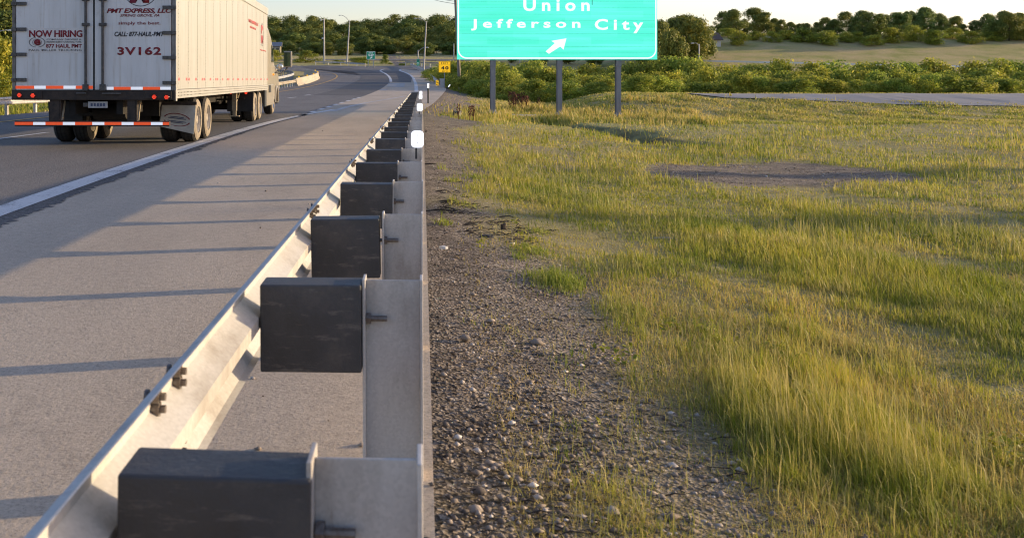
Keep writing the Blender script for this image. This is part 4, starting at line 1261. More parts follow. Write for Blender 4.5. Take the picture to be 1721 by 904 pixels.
    q = MB(); q.box(-.62, .62, 2.42, 2.5, .40, 1.02); q.box(-.98, .98, 4.75, 4.85, .5, 1.02); q.build('underbody_shade_plate', M['under'], root)  # black plates added so the space under the trailer reads dark
    # wheels
    def wheel(x0, width, y, rad, out, rimmat='rim', name='wheel'):
        """out=+1: visible face to the right"""
        zc = rad
        prof = [(-width / 2, rad * .56), (-width / 2, rad * .80), (-width / 2 + .035, rad * .93), (-width / 2 + .07, rad * .985), (-.10, rad), (-.095, rad - .012), (-.075, rad - .012), (-.07, rad),
                (-.012, rad), (-.007, rad - .012), (.007, rad - .012), (.012, rad), (.07, rad), (.075, rad - .012), (.095, rad - .012), (.10, rad),
                (width / 2 - .07, rad * .985), (width / 2 - .035, rad * .93), (width / 2, rad * .80), (width / 2, rad * .56)]
        m = MB(); m.lathe(prof, (0, 0, 0), 40, 'x'); ty = m.build(name, M['tyre'], root, smooth=True)
        ty.location = (x0, y, zc)
        m = MB(); wv = width / 2
        m.lathe([(out * (wv + .004), rad * .60), (out * (wv + .012), rad * .72), (out * (wv + .006), rad * .84), (out * (wv - .025), rad * .93)], (0, 0, 0), 40, 'x')
        m.build('sidewall', M['sidewall'], ty, smooth=True)
        m = MB()
        m.lathe([(out * wv, rad * .57), (out * (wv - .02), rad * .545), (out * (wv - .14), rad * .50), (out * (wv - .17), rad * .40), (out * (wv - .165), rad * .24), (out * (wv - .10), rad * .20), (out * (wv - .03), rad * .18), (out * (wv - .02), 0)], (0, 0, 0), 32, 'x')
        for k in range(10):
            a = 2 * math.pi * k / 10
            m.tube((out * (wv - .17), rad * .32 * math.cos(a), rad * .32 * math.sin(a)), (out * (wv - .125), rad * .32 * math.cos(a), rad * .32 * math.sin(a)), .022, n=6)
        m.build('rim', M[rimmat], ty, smooth=True)
        return ty
    TW = .37
    for yy in (2.9, 4.3):
        for s in (1, -1):
            wheel(s * (HW - .045 - TW / 2), TW, yy, .505, s)
            wheel(s * (HW - .045 - TW * 1.5 - .06), TW, yy, .505, -s)
    # mud flaps
    q = MB(); q.add([(U(272), .0, .0), (U(330), 0, 0), (U(326), -.22, -.62), (U(262), -.25, -.50)], [(0, 1, 2, 3)])
    def flap(pts, mat, y, dz, name='mud_flap'):
        m = MB(); n = 8; vs = []
        a, b2, c, d = [Vector(p) for p in pts]
        for t in (0, .012):
            for i in range(n + 1):
                for k in range(2):
                    top, bot = (a, d) if k == 0 else (b2, c)
                    p = top.lerp(bot, i / n); vs.append((p.x, p.y + t, p.z))
        fs = []
        h = 2 * (n + 1)
        for i in range(n):
            fs.append((2 * i, 2 * i + 1, 2 * i + 3, 2 * i + 2)); fs.append((h + 2 * i, h + 2 * i + 2, h + 2 * i + 3, h + 2 * i + 1))
            fs.append((2 * i, 2 * i + 2, h + 2 * i + 2, h + 2 * i)); fs.append((2 * i + 1, h + 2 * i + 1, h + 2 * i + 3, 2 * i + 3))
        fs += [(0, h, h + 1, 1), (2 * n, 2 * n + 1, h + 2 * n + 1, h + 2 * n)]
        m.add(vs, fs)
        return m.build(name, M[mat], root)
    # the right flap hangs just behind the rear axle, its lower edge swung back
    def PP(px, py, Yl):                      # photo position at local depth Yl
        Yw = 21 + Yl
        return Vector(((px - CX) / F * Yw + 5.305 - .0206 * Yl, Yl, ZP(py, Yw)))
    f1 = flap((PP(273.5, 176, 2.28), PP(329.5, 177.5, 2.28), PP(326, 225.5, 2.14), PP(268, 212.5, 2.14)), 'flap_white', 0, 0)
    q = MB(); a, b2 = PP(271, 173.5, 2.3), PP(331, 176, 2.3); q.box(a.x, b2.x, 2.26, 2.33, b2.z - .01, a.z + .03); q.build('flap_hanger', M['frame_dark'], root)
    # oval print on the flap
    cA, exv, ezv = PP(298, 201.5, 2.20), Vector((1, 0, -.12)), Vector((0, .18, 1)).normalized()
    e = MB()
    for r, r_in, a0, a1, k in ((.305, .275, 15, 165, 20), (.305, .275, 195, 345, 20)):
        ps = []
        for i in range(k + 1):
            an = R(a0 + (a1 - a0) * i / k)
            for rr in (r, r_in): ps.append(cA + exv * rr * math.cos(an) + ezv * rr * .48 * math.sin(an) + Vector((0, -.013, 0)))
        e.add(ps, [(2 * i, 2 * i + 1, 2 * i + 3, 2 * i + 2) for i in range(k)])
    e.build('flap_print_red', M['red_letter'], f1)
    e = MB()
    for dz, w in ((.06, .30), (.03, .40), (-.035, .42), (-.065, .28)):
        c = cA + ezv * dz + Vector((0, -.0135, 0))
        e.add([c - exv * w / 2 - ezv * .008, c + exv * w / 2 - ezv * .008, c + exv * w / 2 + ezv * .008, c - exv * w / 2 + ezv * .008], [(0, 1, 2, 3)])
    e.build('flap_print_blue', M['blue_letter'], f1)
    flap((PP(80, 171, 2.28), PP(139, 171, 2.28), PP(138, 213, 2.24), PP(82, 213, 2.24)), 'flap_black', 0, 0)
    # landing gear
    for s in (1, -1):
        q = MB(); xx = s * 1.12
        q.box(xx - .075, xx + .075, T - 5.15, T - 5.0, .42, zf); q.box(xx - .055, xx + .055, T - 5.13, T - 5.02, .26, .43); q.box(xx - .16, xx + .16, T - 5.2, T - 4.95, .235, .265)
        q.add([(xx - .03, T - 4.0, zf - .02), (xx + .03, T - 4.0, zf - .02), (xx + .03, T - 5.0, .55), (xx - .03, T - 5.0, .55), (xx - .03, T - 3.9, zf - .02), (xx + .03, T - 3.9, zf - .02), (xx + .03, T - 5.0, .62), (xx - .03, T - 5.0, .62)],
              [(0, 1, 2, 3), (7, 6, 5, 4), (0, 4, 5, 1), (1, 5, 6, 2), (2, 6, 7, 3), (3, 7, 4, 0)])
        q.build('landing_leg', M['leg_cream'], root, bev=.006)
    q = MB(); q.tube((-1.1, T - 5.08, .78), (1.1, T - 5.08, .78), .03, n=8); q.tube((1.2, T - 5.08, .8), (1.45, T - 5.08, .8), .02, n=6); q.build('landing_shaft', M['under'], root)
    # ---- tractor
    CW = 1.52
    for yy in (14.35, 15.75):
        for s in (1, -1):
            wheel(s * (HW - .09 - TW / 2), TW, yy, .505, s)
            wheel(s * (HW - .09 - TW * 1.5 - .06), TW, yy, .505, -s)
    for s in (1, -1): wheel(s * (CW - .12 - .19), .38, 22.0, .52, s, 'rim_chrome')
    for xa, xb in ((.72, 1.58), (-1.58, -.72)):
        q = MB(); q.box(xa, xb, 13.55, 13.57, .36, 1.02); q.build('mud_flap', M['flap_black'], root)
        q = MB(); q.box(xa, xb, 13.5, 13.6, 1.0, 1.06); q.build('flap_hanger', M['frame_dark'], root)
    q = MB()
    for px in (.85, 1.35): q.tube((px, 13.48, .98), (px, 13.52, .98), .045, n=10)
    q.build('flap_light', M['tail_glow'], root)
    q = MB(); q.box(-.5, -.38, 13.2, 23.2, .62, .88); q.box(.38, .5, 13.2, 23.2, .62, .88)
    q.box(-.8, .8, 14.3, 16.4, .88, 1.0); q.tube((-1.0, 14.35, .505), (1.0, 14.35, .505), .11, n=10); q.tube((-1.0, 15.75, .505), (1.0, 15.75, .505), .11, n=10); q.tube((-1.0, 22, .52), (1.0, 22, .52), .06, n=8)
    q.build('tractor_frame', M['under'], root)
    # cab: extruded side profile, with sloped fairing on top
    y0, y1 = T + .75, 21.1
    prof = [(y0, .95), (y0, 3.0), (y0 + .25, 3.38), (y0 + .7, 3.42), (y0 + 1.7, 3.12), (y0 + 2.55, 2.62), (y1 + .15, 2.05), (y1 + 1.6, 1.85), (y1 + 2.0, 1.5), (y1 + 2.05, .78), (y1 + 1.85, .5), (y1 + 1.55, .5), (y1 + 1.45, .95),
            (y1 + .95, 1.18), (y1 + .4, 1.0), (y1 + .25, .55), (y0 + .7, .5)]
    q = MB(); q.prism(prof, 'x', -CW, CW); cab = q.build('cab', M['cab_paint'], root, bev=.09)
    q = MB()
    for s in (1, -1):
        q.add([(s * (CW + .004), y0 + 1.75, 2.1), (s * (CW + .004), y0 + 2.75, 2.1), (s * (CW + .004), y0 + 2.35, 2.62), (s * (CW + .004), y0 + 1.75, 2.80), (s * (CW - .02), y0 + 1.75, 2.1), (s * (CW - .02), y0 + 2.75, 2.1), (s * (CW - .02), y0 + 2.35, 2.62), (s * (CW - .02), y0 + 1.75, 2.80)],
              [(0, 1, 2, 3), (7, 6, 5, 4), (0, 4, 5, 1), (1, 5, 6, 2), (2, 6, 7, 3), (3, 7, 4, 0)])
    q.build('cab_window', M['glass_dark'], cab)
    q = MB()
    for s in (1, -1):
        q.add([(s * CW, y0 - .0, 1.2), (s * (CW + .03), y0 - .62, 1.2), (s * (CW + .03), y0 - .62, 2.75), (s * CW, y0 - .0, 3.15), (s * (CW - .03), y0, 1.2), (s * CW, y0 - .62, 1.2), (s * CW, y0 - .62, 2.75), (s * (CW - .03), y0, 3.15)],
              [(0, 1, 2, 3), (7, 6, 5, 4), (0, 4, 5, 1), (1, 5, 6, 2), (2, 6, 7, 3), (3, 7, 4, 0)])
    q.build('side_fairing', M['cab_paint'], root)
    q = MB()
    for s in (1, -1): q.tube((s * (CW - .06), y0 - .1, 1.3), (s * (CW - .06), y0 - .1, 3.35), .06, n=12)
    q.build('exhaust_stack', M['cab_dark'], root, smooth=True)
    for s in (1, -1):                         # fuel tank skirts and steps
        q = MB(); q.box(s * (CW - .02) - .035, s * (CW - .02) + .035, 17.3, 20.9, .42, 1.22); sk = q.build('side_skirt', M['cab_paint'], root, bev=.03)
        q = MB(); q.box(s * (CW + .02) - .02, s * (CW + .02) + .02, 18.9, 19.6, .92, 1.2); q.build('step_well', M['cab_dark'], sk)
        q = MB(); q.box(s * (CW + .02) - .02, s * (CW + .02) + .02, 17.28, 17.9, .42, 1.25); q.build('rear_step', M['cab_dark'], sk)
        q = MB(); q.lathe([(-.06, .0), (-.05, .03), (0, .05), (.05, .03), (.06, 0)], (s * (CW + .015), 20.6, 1.62), 12, 'y'); q.build('marker_lamp', M['amber'], cab, smooth=True)
        # wheel arch and bumper corner
        q = MB()
        pts = [Vector((s * (CW + .01), 22 + .62 * math.cos(a), .5 + .62 * math.sin(a))) for a in [math.pi * i / 12 for i in range(13)]]
        q.path(pts, .045, 8); q.build('wheel_arch', M['cab_paint'], cab, smooth=True)
        # mirror on a long arm
        x0 = s * CW
        q = MB(); q.path([(x0 - s * .02, 21.35, 1.72), (x0 + s * .22, 21.6, 1.66), (x0 + s * .42, 21.8, 1.83), (x0 + s * .52, 21.85, 2.02)], .032, 8)
        arm = q.build('mirror_arm', M['cab_dark'], root, smooth=True)
        q = MB(); q.box(x0 + s * .50 - .17, x0 + s * .50 + .17, 21.72, 21.9, 1.92, 2.58); ml = q.build('mirror', M['cab_paint'], root, bev=.04)
        q = MB(); q.box(x0 + s * .48 - .15, x0 + s * .48 + .12, 21.708, 21.716, 1.97, 2.53); q.build('mirror_glass', M['glass_dark'], ml, bev=.0)
        q = MB(); q.path([(x0 + s * .02, 21.9, 1.74), (x0 + s * .12, 21.9, 1.86)], .03, 8); q.lathe([(-.06, 0), (-.05, .10), (.0, .13), (.05, .09), (.06, 0)], (x0 + s * .16, 21.95, 1.95), 14, 'y'); q.build('hood_mirror', M['cab_chrome'], root, smooth=True)
    q = MB(); q.box(-CW - .01, CW + .01, y1 + 1.9, y1 + 2.15, .40, .80); q.build('front_bumper', M['cab_chrome'], root, bev=.05)
truck()

# ------------------------------------------------------------------ trees and shrubs
def quads_mesh(name, P, mat, smooth=False):
    """P: (n,4,3) quads"""
    n = len(P)
    me = bpy.data.meshes.new(name)
    me.vertices.add(n * 4); me.vertices.foreach_set('co', P.reshape(-1).astype(np.float32))
    me.loops.add(n * 4); me.loops.foreach_set('vertex_index', np.arange(n * 4, dtype=np.int32))
    me.polygons.add(n); me.polygons.foreach_set('loop_start', np.arange(0, n * 4, 4, dtype=np.int32))
    me.update(calc_edges=True); me.validate()
    me.materials.append(mat)
    return me
def leaf_cloud(seed, clumps, per, leaf, spread=1.0, up=.25):
    """clumps: (cx,cy,cz,r). leaves near each clump's skin, tilted outward at random"""
    g = np.random.default_rng(seed)
    out = []
    for cx, cy, cz, r in clumps:
        n = int(per * (r ** 2))
        d = g.normal(size=(n, 3)); d /= np.linalg.norm(d, axis=1)[:, None]
        rad = r * (1 - .55 * g.random(n) ** 2.2) * (1 + .16 * g.normal(size=n))
        c = np.array([cx, cy, cz]) + d * rad[:, None] * np.array([1, 1, .82])
        nn = d + g.normal(size=(n, 3)) * .42 + np.array([0, 0, up]); nn /= np.linalg.norm(nn, axis=1)[:, None]
        a = np.cross(nn, g.normal(size=(n, 3))); a /= np.linalg.norm(a, axis=1)[:, None]
        b = np.cross(nn, a)
        s = leaf * (.55 + .9 * g.random(n))[:, None]
        fold = nn * s * .18
        q = np.stack([c - a * s, c - b * s * .55 + fold, c + a * s * 1.05, c + b * s * .55 + fold], 1)
        out.append(q)
    return np.concatenate(out)
def crown_clumps(seed, h, w, base, n, rr=(.16, .30), shape='round'):
    g = np.random.default_rng(seed)
    res = []
    for i in range(n):
        t = g.random()
        ang = g.random() * 2 * math.pi
        if shape == 'round': prof = math.sin(math.pi * min(1, .12 + .88 * t) ** .8) ** .6
        elif shape == 'bush': prof = (1 - t ** 2.2) ** .5
        else: prof = 1.05 - t
        rad = w / 2 * prof * (.30 + .85 * g.random() ** .6) * .8 * (1 + .28 * math.sin(2 * ang + seed) + .14 * math.sin(5 * t * 3.1 + seed))
        r = w * (rr[0] + (rr[1] - rr[0]) * g.random())
        z = base + (h - base) * t
        z = min(z, h - r * .7)
        res.append((rad * math.cos(ang), rad * math.sin(ang), z, r))
    return res
def trunk_mesh(seed, h, r, spread, n=6, mat='bark', lean=.05):
    g = random.Random(seed)
    m = MB()
    top = Vector((g.uniform(-lean, lean) * h, g.uniform(-lean, lean) * h, h * .72))
    m.path([(0, 0, -.8), (0, 0, 0), top * .5 + Vector((g.uniform(-.1, .1), 0, 0)), top], [r * 1.35, r, r * .7, r * .3], 8)
    for i in range(n):
        t = .35 + .55 * i / n
        p = top * t; a = g.random() * 6.28
        e = p + Vector((math.cos(a) * spread * g.uniform(.6, 1), math.sin(a) * spread * g.uniform(.6, 1), h * g.uniform(.12, .3)))
        m.path([p, p.lerp(e, .5) + Vector((0, 0, -.05 * h * .2)), e], [r * .38, r * .24, r * .08], 6)
    return m
def plant_proto(seed, h, w, base, n, leaf, per, mat, shape='round', trunk_r=.14, rr=(.16, .30), crown='crown', stem='trunk'):
    """unit plant: returns (crown mesh, trunk mesh, real height, width)"""
    q = leaf_cloud(seed, crown_clumps(seed, h, w, base, n, rr, shape), per, leaf)
    hmax = np.quantile(q[:, :, 2], .995)
    cm = quads_mesh(crown, q, M[mat])
    t = trunk_mesh(seed, h * .9, trunk_r, w * .33)
    o = t.build(stem, M['bark'], None, smooth=True)
    tm = o.data; bpy.data.objects.remove(o)
    return cm, tm, float(hmax), w, crown, stem
def plant(proto, name, x, y, zt, wid, label, cat, group, zb=None, rz=None, sink=0.0):
    cm, tm, hh, ww, crown, stem = proto
    zb = hz1(x, y) if zb is None else zb
    if name == 'tree': wid = min(wid, (1.0 if 215 < y < 280 and x > 0 else 1.6) * (zt - zb))
    root = empty(name, (x, y, zb - sink), rnd.uniform(0, 6.28) if rz is None else rz)
    root.scale = (wid / ww, wid / ww, max(.3, (zt - zb + sink)) / hh)
    for nm, me in ((crown, cm), (stem, tm)):
        o = bpy.data.objects.new(nm, me); COL.objects.link(o); o.parent = root
    tag(root, label, cat, group)
    return root
FAR = [plant_proto(20 + i, 9, 9.5, .5, 30, .25, 88, 'leaf_far', 'round', .2, (.10, .24)) for i in range(5)]
BIG = [plant_proto(40 + i, 11, 11, 1.0, 58, .25, 84, 'leaf_far', 'round', .28, (.07, .19)) for i in range(3)]
BUSH = [plant_proto(60 + i, 3.2, 4.0, .0, 30, .115, 240, 'leaf_bush', 'bush', .06, (.12, .24)) for i in range(5)]
LIME = [plant_proto(80 + i, 4, 4.2, .2, 26, .12, 240, 'leaf_lime', 'bush', .08, (.11, .24)) for i in range(2)]

# wooded hillside beyond the road, row by row
HILL = [(290, 72, 7.0), (302, 66, 8.0), (322, 57, 9.0), (350, 48, 10.0), (385, 39, 10.5), (424, 30, 11.0)]
TIER = ['olive green tree in the lowest row of the wooded hillside beyond the road',
        'mid green tree halfway up the wooded hillside beyond the road',
        'dark green tree along the skyline of the wooded hillside beyond the road']
for k, (Y, ytop, wd) in enumerate(HILL):
    px = -70.0 + 13 * (k % 3)
    step = wd * .78 * F / Y
    while px < 1110:
        j = rnd.uniform(-.25, .25) * step
        p = px + j; px += step
        if 42 < p < 440: continue
        if 800 < p < 1085 and (k > 2): continue
        yy = Y + rnd.uniform(-6, 6)
        x = GX(p, yy)
        left = 40 * float(ss(-p, -60, 60)) if p < 60 else 0
        zt = ZP(ytop + rnd.uniform(-6, 5) + 5 * math.sin(p / 37.0 + k) - left, yy)
        zb = hz1(x, yy)
        zt = max(zt, zb + 3.5)
        if zt - zb > 16: zb = zt - 14
        plant(rnd.choice(FAR), 'tree', x, yy, zt, wd * rnd.uniform(.95, 1.35), TIER[0 if k < 2 else 1 if k < 4 else 2], 'tree', ['lowest hillside trees', 'middle hillside trees', 'skyline hillside trees'][0 if k < 2 else 1 if k < 4 else 2], zb=zb)
# trees right of the big sign, and on along the ridge
BT = [(1108, 178, 36, 60, 1), (1131, 150, 52, 62, 0), (1155, 190, 27, 74, 2), (1128, 196, 33, 60, 0), (1206, 232, 50, 40, 1), 
      (1100, 230, 45, 60, 1), (1075, 215, 60, 60, 2), (1040, 235, 66, 60, 0), (1000, 225, 70, 60, 1), (955, 232, 72, 60, 2), (905, 228, 70, 60, 0), (860, 236, 66, 60, 1)]
px = 1219
while px < 1770:
    BT.append((px + rnd.uniform(-5, 5), rnd.uniform(220, 250), rnd.uniform(17, 40) + 5 * math.sin(px / 23.0), rnd.uniform(62, 90), rnd.randrange(3)))
    px += 15.5
for q in ((1147, 203, 27, 64, 0), (1166, 196, 31, 66, 1), (1170, 204, 38, 44, 2)): BT.append(q)
BL = ['dark spreading tree touching the upper right edge of the turquoise sign', 'rounded olive tree low beside the lower right corner of the turquoise sign', 'tallest broad dark tree on the slope right of the turquoise sign',
      'dark tree squeezed between the sign and the tallest broad tree', 'dark tree beside the brick chimney house on the ridge']
for i, (px, Y, yt, w, k) in enumerate(BT):
    x = GX(px, Y)
    lab = BL[i] if i < len(BL) else ('tree on the ridge line beyond the grassy slope and side road' if px > 1198 else 'dark tree crowding the tallest broad tree right of the sign' if px > 1110 else 'shaded tree behind the bushes under the turquoise sign')
    plant(BIG[k], 'tree', x, Y, ZP(yt, Y), w * Y / F, lab, 'tree', None if i < len(BL) else ('ridge trees beyond the side road' if px > 1198 else 'trees crowding the tallest tree' if px > 1110 else 'trees behind the sign'))
# scrub band right of the ramp
rows = [('front', 92, 836, 1770, 33, 135, 5, 2.6), ('middle', 108, 790, 1770, 33, 121, 5.5, 3.4), ('back', 128, 765, 1770, 34, 111, 6, 4.4)]
GL = {'front': ('bright green leafy bush in the front row behind the grassy mound', 'front row of scrub'),
      'middle': ('yellow green bush in the middle of the scrub band right of the road', 'middle row of scrub'),
      'back': ('tall bush at the back of the scrub band right of the road', 'back row of scrub')}
for nm, Y, a, b2, st, yt, jit, wd in rows:
    px = a
    while px < b2:
        p = px + rnd.uniform(-8, 8); px += st * rnd.uniform(.8, 1.2)
        yy = Y + rnd.uniform(-3, 3)
        x = GX(p, yy)
        top = yt + rnd.uniform(-jit, jit) + 3.5 * math.sin(p / 41.0 + Y)
        if nm == 'front': top += 9 * float(ss(-p, -900, -836)) - 4 * float(ss(p, 1080, 1160))
        if nm == 'back': top -= 7 * float(ss(-p, -830, -765)) + 8 * float(ss(p, 1090, 1150))
        plant(rnd.choice(BUSH), 'bush', x, yy, ZP(top, yy), wd * rnd.uniform(1.0, 1.45), GL[nm][0], 'bush', GL[nm][1])
# dark bushes down the bank left of the sign
for p, Y, top, w in ((736, 138, 113, 3.4), (752, 132, 107, 3.8), (766, 124, 103, 4.2), (783, 118, 103, 4.6), (800, 112, 106, 4.6), (820, 106, 108, 4.8), (840, 101, 112, 4.4), (856, 98, 122, 3.6), (792, 104, 128, 3.6), (812, 99, 134, 3.4), (834, 94, 138, 3.4), (772, 112, 122, 3.4), (724, 150, 117, 3.0), (858, 90, 146, 2.6)):
    x = GX(p, Y); plant(rnd.choice(BUSH), 'bush', x, Y, ZP(top, Y), w, 'dense dark sided bush on the bank between yellow exit sign and turquoise sign', 'bush', 'bushes down the bank')
for px, Y, yt, w in ((-34, 150, -22, 15), (-8, 160, -30, 16), (16, 172, -26, 15), (4, 130, 20, 10), (30, 150, 10, 12)):
    x = GX(px, Y); plant(BIG[int(abs(px)) % 3], 'tree', x, Y, ZP(yt, Y), w, 'tall dark tree filling the corner left of the truck', 'tree', 'dark trees left of the truck')
# single shrubs by the far bend
for px, Y, yt, yb, w, k, lab in ((513, 232, 85, 107, 5.4, 0, 'broad lime green shrub behind the far bend, left of the tall grey pole'), (649, 226, 92, 112, 2.4, 1, 'small upright lime shrub just right of the exit 247 sign'),
                             (655, 222, 106, 114, 2.0, 0, 'low yellow green shrub at the foot of the upright lime shrub'), (612, 228, 96, 110, 3.4, None, 'dark round shrub just left of the exit 247 sign'),
                             (568, 226, 101, 108, 2.6, None, 'low dark shrub behind the far guardrail between the two poles'), (600, 228, 97, 108, 3.2, None, 'mid green shrub behind the right end of the far guardrail'),
                             (462, 240, 84, 104, 4.0, 0, 'green bush in front of the dark roofed hut by the tractor'), (676, 216, 107, 113, 1.6, None, 'tiny dark shrub at the left end of the pale rail')):
    x = GX(px, Y); pr = LIME[k] if k is not None else rnd.choice(BUSH)
    plant(pr, 'shrub', x, Y, ZP(yt, Y), w, lab, 'shrub', None, zb=ZP(yb, Y))
x = GX(-6, 72.0); plant(LIME[0], 'shrub', x, 72.0, ZP(62, 72.0), 4.6, 'big sunlit yellow green shrub left of the truck behind the cream guardrail', 'shrub', None)
x = GX(-60, 80.0); plant(BUSH[1], 'shrub', x, 80.0, ZP(74, 80.0), 5.0, 'tall green shrub at the far left behind the cream guardrail', 'shrub', None)
x = GX(14, 76.0); plant(BUSH[2], 'shrub', x, 76.0, ZP(98, 76.0), 3.4, 'dark shrub half hidden by the left edge of the truck', 'shrub', None)

p = 1222
while p < 1765:
    yy = rnd.uniform(214, 224) if p > 1240 else 226.0
    x = GX(p, yy); w = rnd.uniform(5.5, 9)
    plant(rnd.choice(BUSH), 'bush', x, yy, hz1(x, yy) + rnd.uniform(1.6, 3.4), w * .6, 'low dark thicket under the ridge trees beyond the grassy slope', 'bush', 'thicket under the ridge trees')
    p += w * .5 * F / yy

# ------------------------------------------------------------------ buildings
def house(name, label, px, Y, w, d, h, roofh, wallm, roofm, zb=None, chimney=False, rz=0.0, cat='house'):
    x = GX(px, Y); zb = hz1(x, Y) if zb is None else zb
    root = empty(name, (x, Y, zb), rz); tag(root, label, cat)
    m = MB(); m.box(-w / 2, w / 2, 0, d, -.5, h)
    m.add([(-w / 2, 0, h), (w / 2, 0, h), (w / 2, d, h), (-w / 2, d, h), (-w / 2, d / 2, h + roofh - .08), (w / 2, d / 2, h + roofh - .08)], [(0, 4, 3), (1, 2, 5)])
    m.build('wall', M[wallm], root)
    r = MB(); e = .4
    for s, y0 in ((1, -e), (-1, d + e)):
        z0 = h - e * roofh / (d / 2)
        r.add([(-w / 2 - e, y0, z0), (w / 2 + e, y0, z0), (w / 2 + e, d / 2, h + roofh), (-w / 2 - e, d / 2, h + roofh), (-w / 2 - e, y0, z0 + .15), (w / 2 + e, y0, z0 + .15), (w / 2 + e, d / 2, h + roofh + .15), (-w / 2 - e, d / 2, h + roofh + .15)],
              [(0, 1, 2, 3), (4, 7, 6, 5), (0, 4, 5, 1), (1, 5, 6, 2), (3, 2, 6, 7), (0, 3, 7, 4)])
    ro = r.build('roof', M[roofm], root)
    n = max(2, int(w / 2.4))
    for i in range(n):
        xx = -w / 2 + w * (i + .5) / n
        q = MB(); q.box(xx - .55, xx + .55, -.07, .02, 1.0, min(h - .35, 2.2)); f = q.build('window', M['house_white'], root)
        q = MB(); q.box(xx - .46, xx + .46, -.085, -.072, 1.09, min(h - .44, 2.11)); q.build('pane', M['window'], f)
    if chimney:
        q = MB(); q.box(-w * .30 - .35, -w * .30 + .35, d / 2 - .4, d / 2 + .4, h, h + roofh + 1.3); q.build('chimney', M['brick'], ro)
house('house', 'brown roofed house with a brick chimney on the ridge among trees', 1195, 213, 4.0, 5.0, 1.5, 1.3, 'house_white', 'roof', None, True)
house('hut', 'dark roofed hut with yellowish walls at the foot of the wood beside the tractor', 462, 268, 2.7, 4.0, 2.2, .9, 'siding', 'roof_blue', ZP(92, 268), False, 0, 'hut')
def canopy():
    Y = 92.0
    x = GX(-2, Y); zb = hz1(x, Y)
    root = empty('shelter', (x, Y, zb)); tag(root, 'low open shelter with a pale blue flat roof seen left of the truck', 'shelter')
    m = MB(); m.box(-2.4, 1.05, 0, 3.2, 1.72, 1.98); m.build('roof', M['roof_blue'], root, bev=.03)
    pr = None
    for xx in (-2.2, -.7, .75):
        m = MB(); m.box(xx - .06, xx + .06, .2, .32, -.4, 1.72); m.build('post', M['white_plastic'], root)
    m = MB(); m.box(.0, .95, 1.2, 2.6, -.3, 1.2); m.build('cabinet', M['under'], root, bev=.03)
canopy()
# rock bank beyond the bend
bank = [(GX(430, 250), 243), (GX(560, 250), 246), (GX(700, 250), 244), (GX(790, 250), 246), (GX(790, 262), 258), (GX(700, 258), 256), (GX(560, 258), 256), (GX(430, 258), 257)]
bm_mat = pmat('rock_bank', (.10, .09, .085), (.20, .18, .16), 1.3, .95, 0, .6, 8)
sheet('bank_terrain', bank, bm_mat, .06, zf=hz1)

# ------------------------------------------------------------------ grass, stones, weeds, litter
def blades(name, n, seed, region, mat, keep, h0, h1, wpx, lean=.5, dry=False):
    """uneven turf: blades sampled evenly over the ground as seen with distance (far ones are thicker tufts)"""
    g = np.random.default_rng(seed)
    ya, yb, xa, xb = region
    u = g.random(n)
    Y = 1 / (1 / yb + (1 / ya - 1 / yb) * u)
    X = (xa + (xb - xa) * g.random(n)) * Y
    k = keep(X, Y)
    m = g.random(n) < k
    X, Y, k = X[m], Y[m], k[m]
    n = len(X)
    # clumping
    hh = (h0 + (h1 - h0) * g.random(n) ** 1.6) * (.55 + .75 * ss(bumps(X * 2.1, Y * 1.4), -.8, .9)) * (.6 + .4 * k)
    w = np.maximum(.0035, wpx * Y / (F * .595)) * (.7 + .6 * g.random(n))
    hh = hh * (1 + .45 * ss(Y, 14, 30))
    Z = hz(X, Y) - .01
    a = g.random(n) * 2 * np.pi
    ex = np.stack([np.cos(a), np.sin(a), np.zeros(n)], 1)
    l = (lean * (.2 + g.random(n)))[:, None] * np.stack([np.cos(a + 1.57 + g.normal(size=n) * .5), np.sin(a + 1.57 + g.normal(size=n) * .5), np.zeros(n)], 1)
    l[:, 0] -= .12
    b = np.stack([X, Y, Z], 1)
    up = np.array([0, 0, 1.0])
    H = hh[:, None]; Wd = w[:, None]
    p0 = b - ex * Wd * .5; p1 = b + ex * Wd * .5
    m0 = b + up * H * .55 + l * H * .22
    p2 = m0 + ex * Wd * .38; p3 = m0 - ex * Wd * .38
    p4 = b + up * H * (1 - .25 * np.linalg.norm(l, axis=1)[:, None]) + l * H * .8
    V = np.stack([p0, p1, p2, p3, p4], 1).reshape(-1, 3).astype(np.float32)
    i5 = (np.arange(n) * 5)[:, None]
    lv = (i5 + np.array([[0, 1, 2, 3, 3, 2, 4]])).reshape(-1).astype(np.int32)
    ls = (np.arange(n)[:, None] * 7 + np.array([[0, 4]])).reshape(-1).astype(np.int32)
    me = bpy.data.meshes.new(name)
    me.vertices.add(len(V)); me.vertices.foreach_set('co', V.ravel())
    me.loops.add(len(lv)); me.loops.foreach_set('vertex_index', lv)
    me.polygons.add(len(ls)); me.polygons.foreach_set('loop_start', ls)
    me.update(calc_edges=True); me.validate()
    me.materials.append(M[mat])
    o = bpy.data.objects.new(name, me); COL.objects.link(o)
    tag(o, kind='stuff')
    return n
def on_paving(X, Y):
    return (X < Xr(Y) + .25) | ((X > 20.4) & (Y > 61 - (X - 21.6) * .26) & (Y < 74.5 - np.clip(X - 26, 0, 99) * .26))
def keep_green(X, Y):
    g = 1 - gravel_mask(X, Y)
    thick = .10 + .90 * ss(bumps(X * .75 + 2, Y * .45 + 1) + .7 * bumps(X * 2.3, Y * 1.5) + .5 * bumps(X * 5.1 + 3, Y * 3.7), -1.0, .45)
    far = 1 - .35 * ss(Y, 40, 60)
    return np.where(on_paving(X, Y), 0, np.clip(g * 1.15 - .1, 0, 1) * (1 - bare_mask(X, Y)) * thick * far)
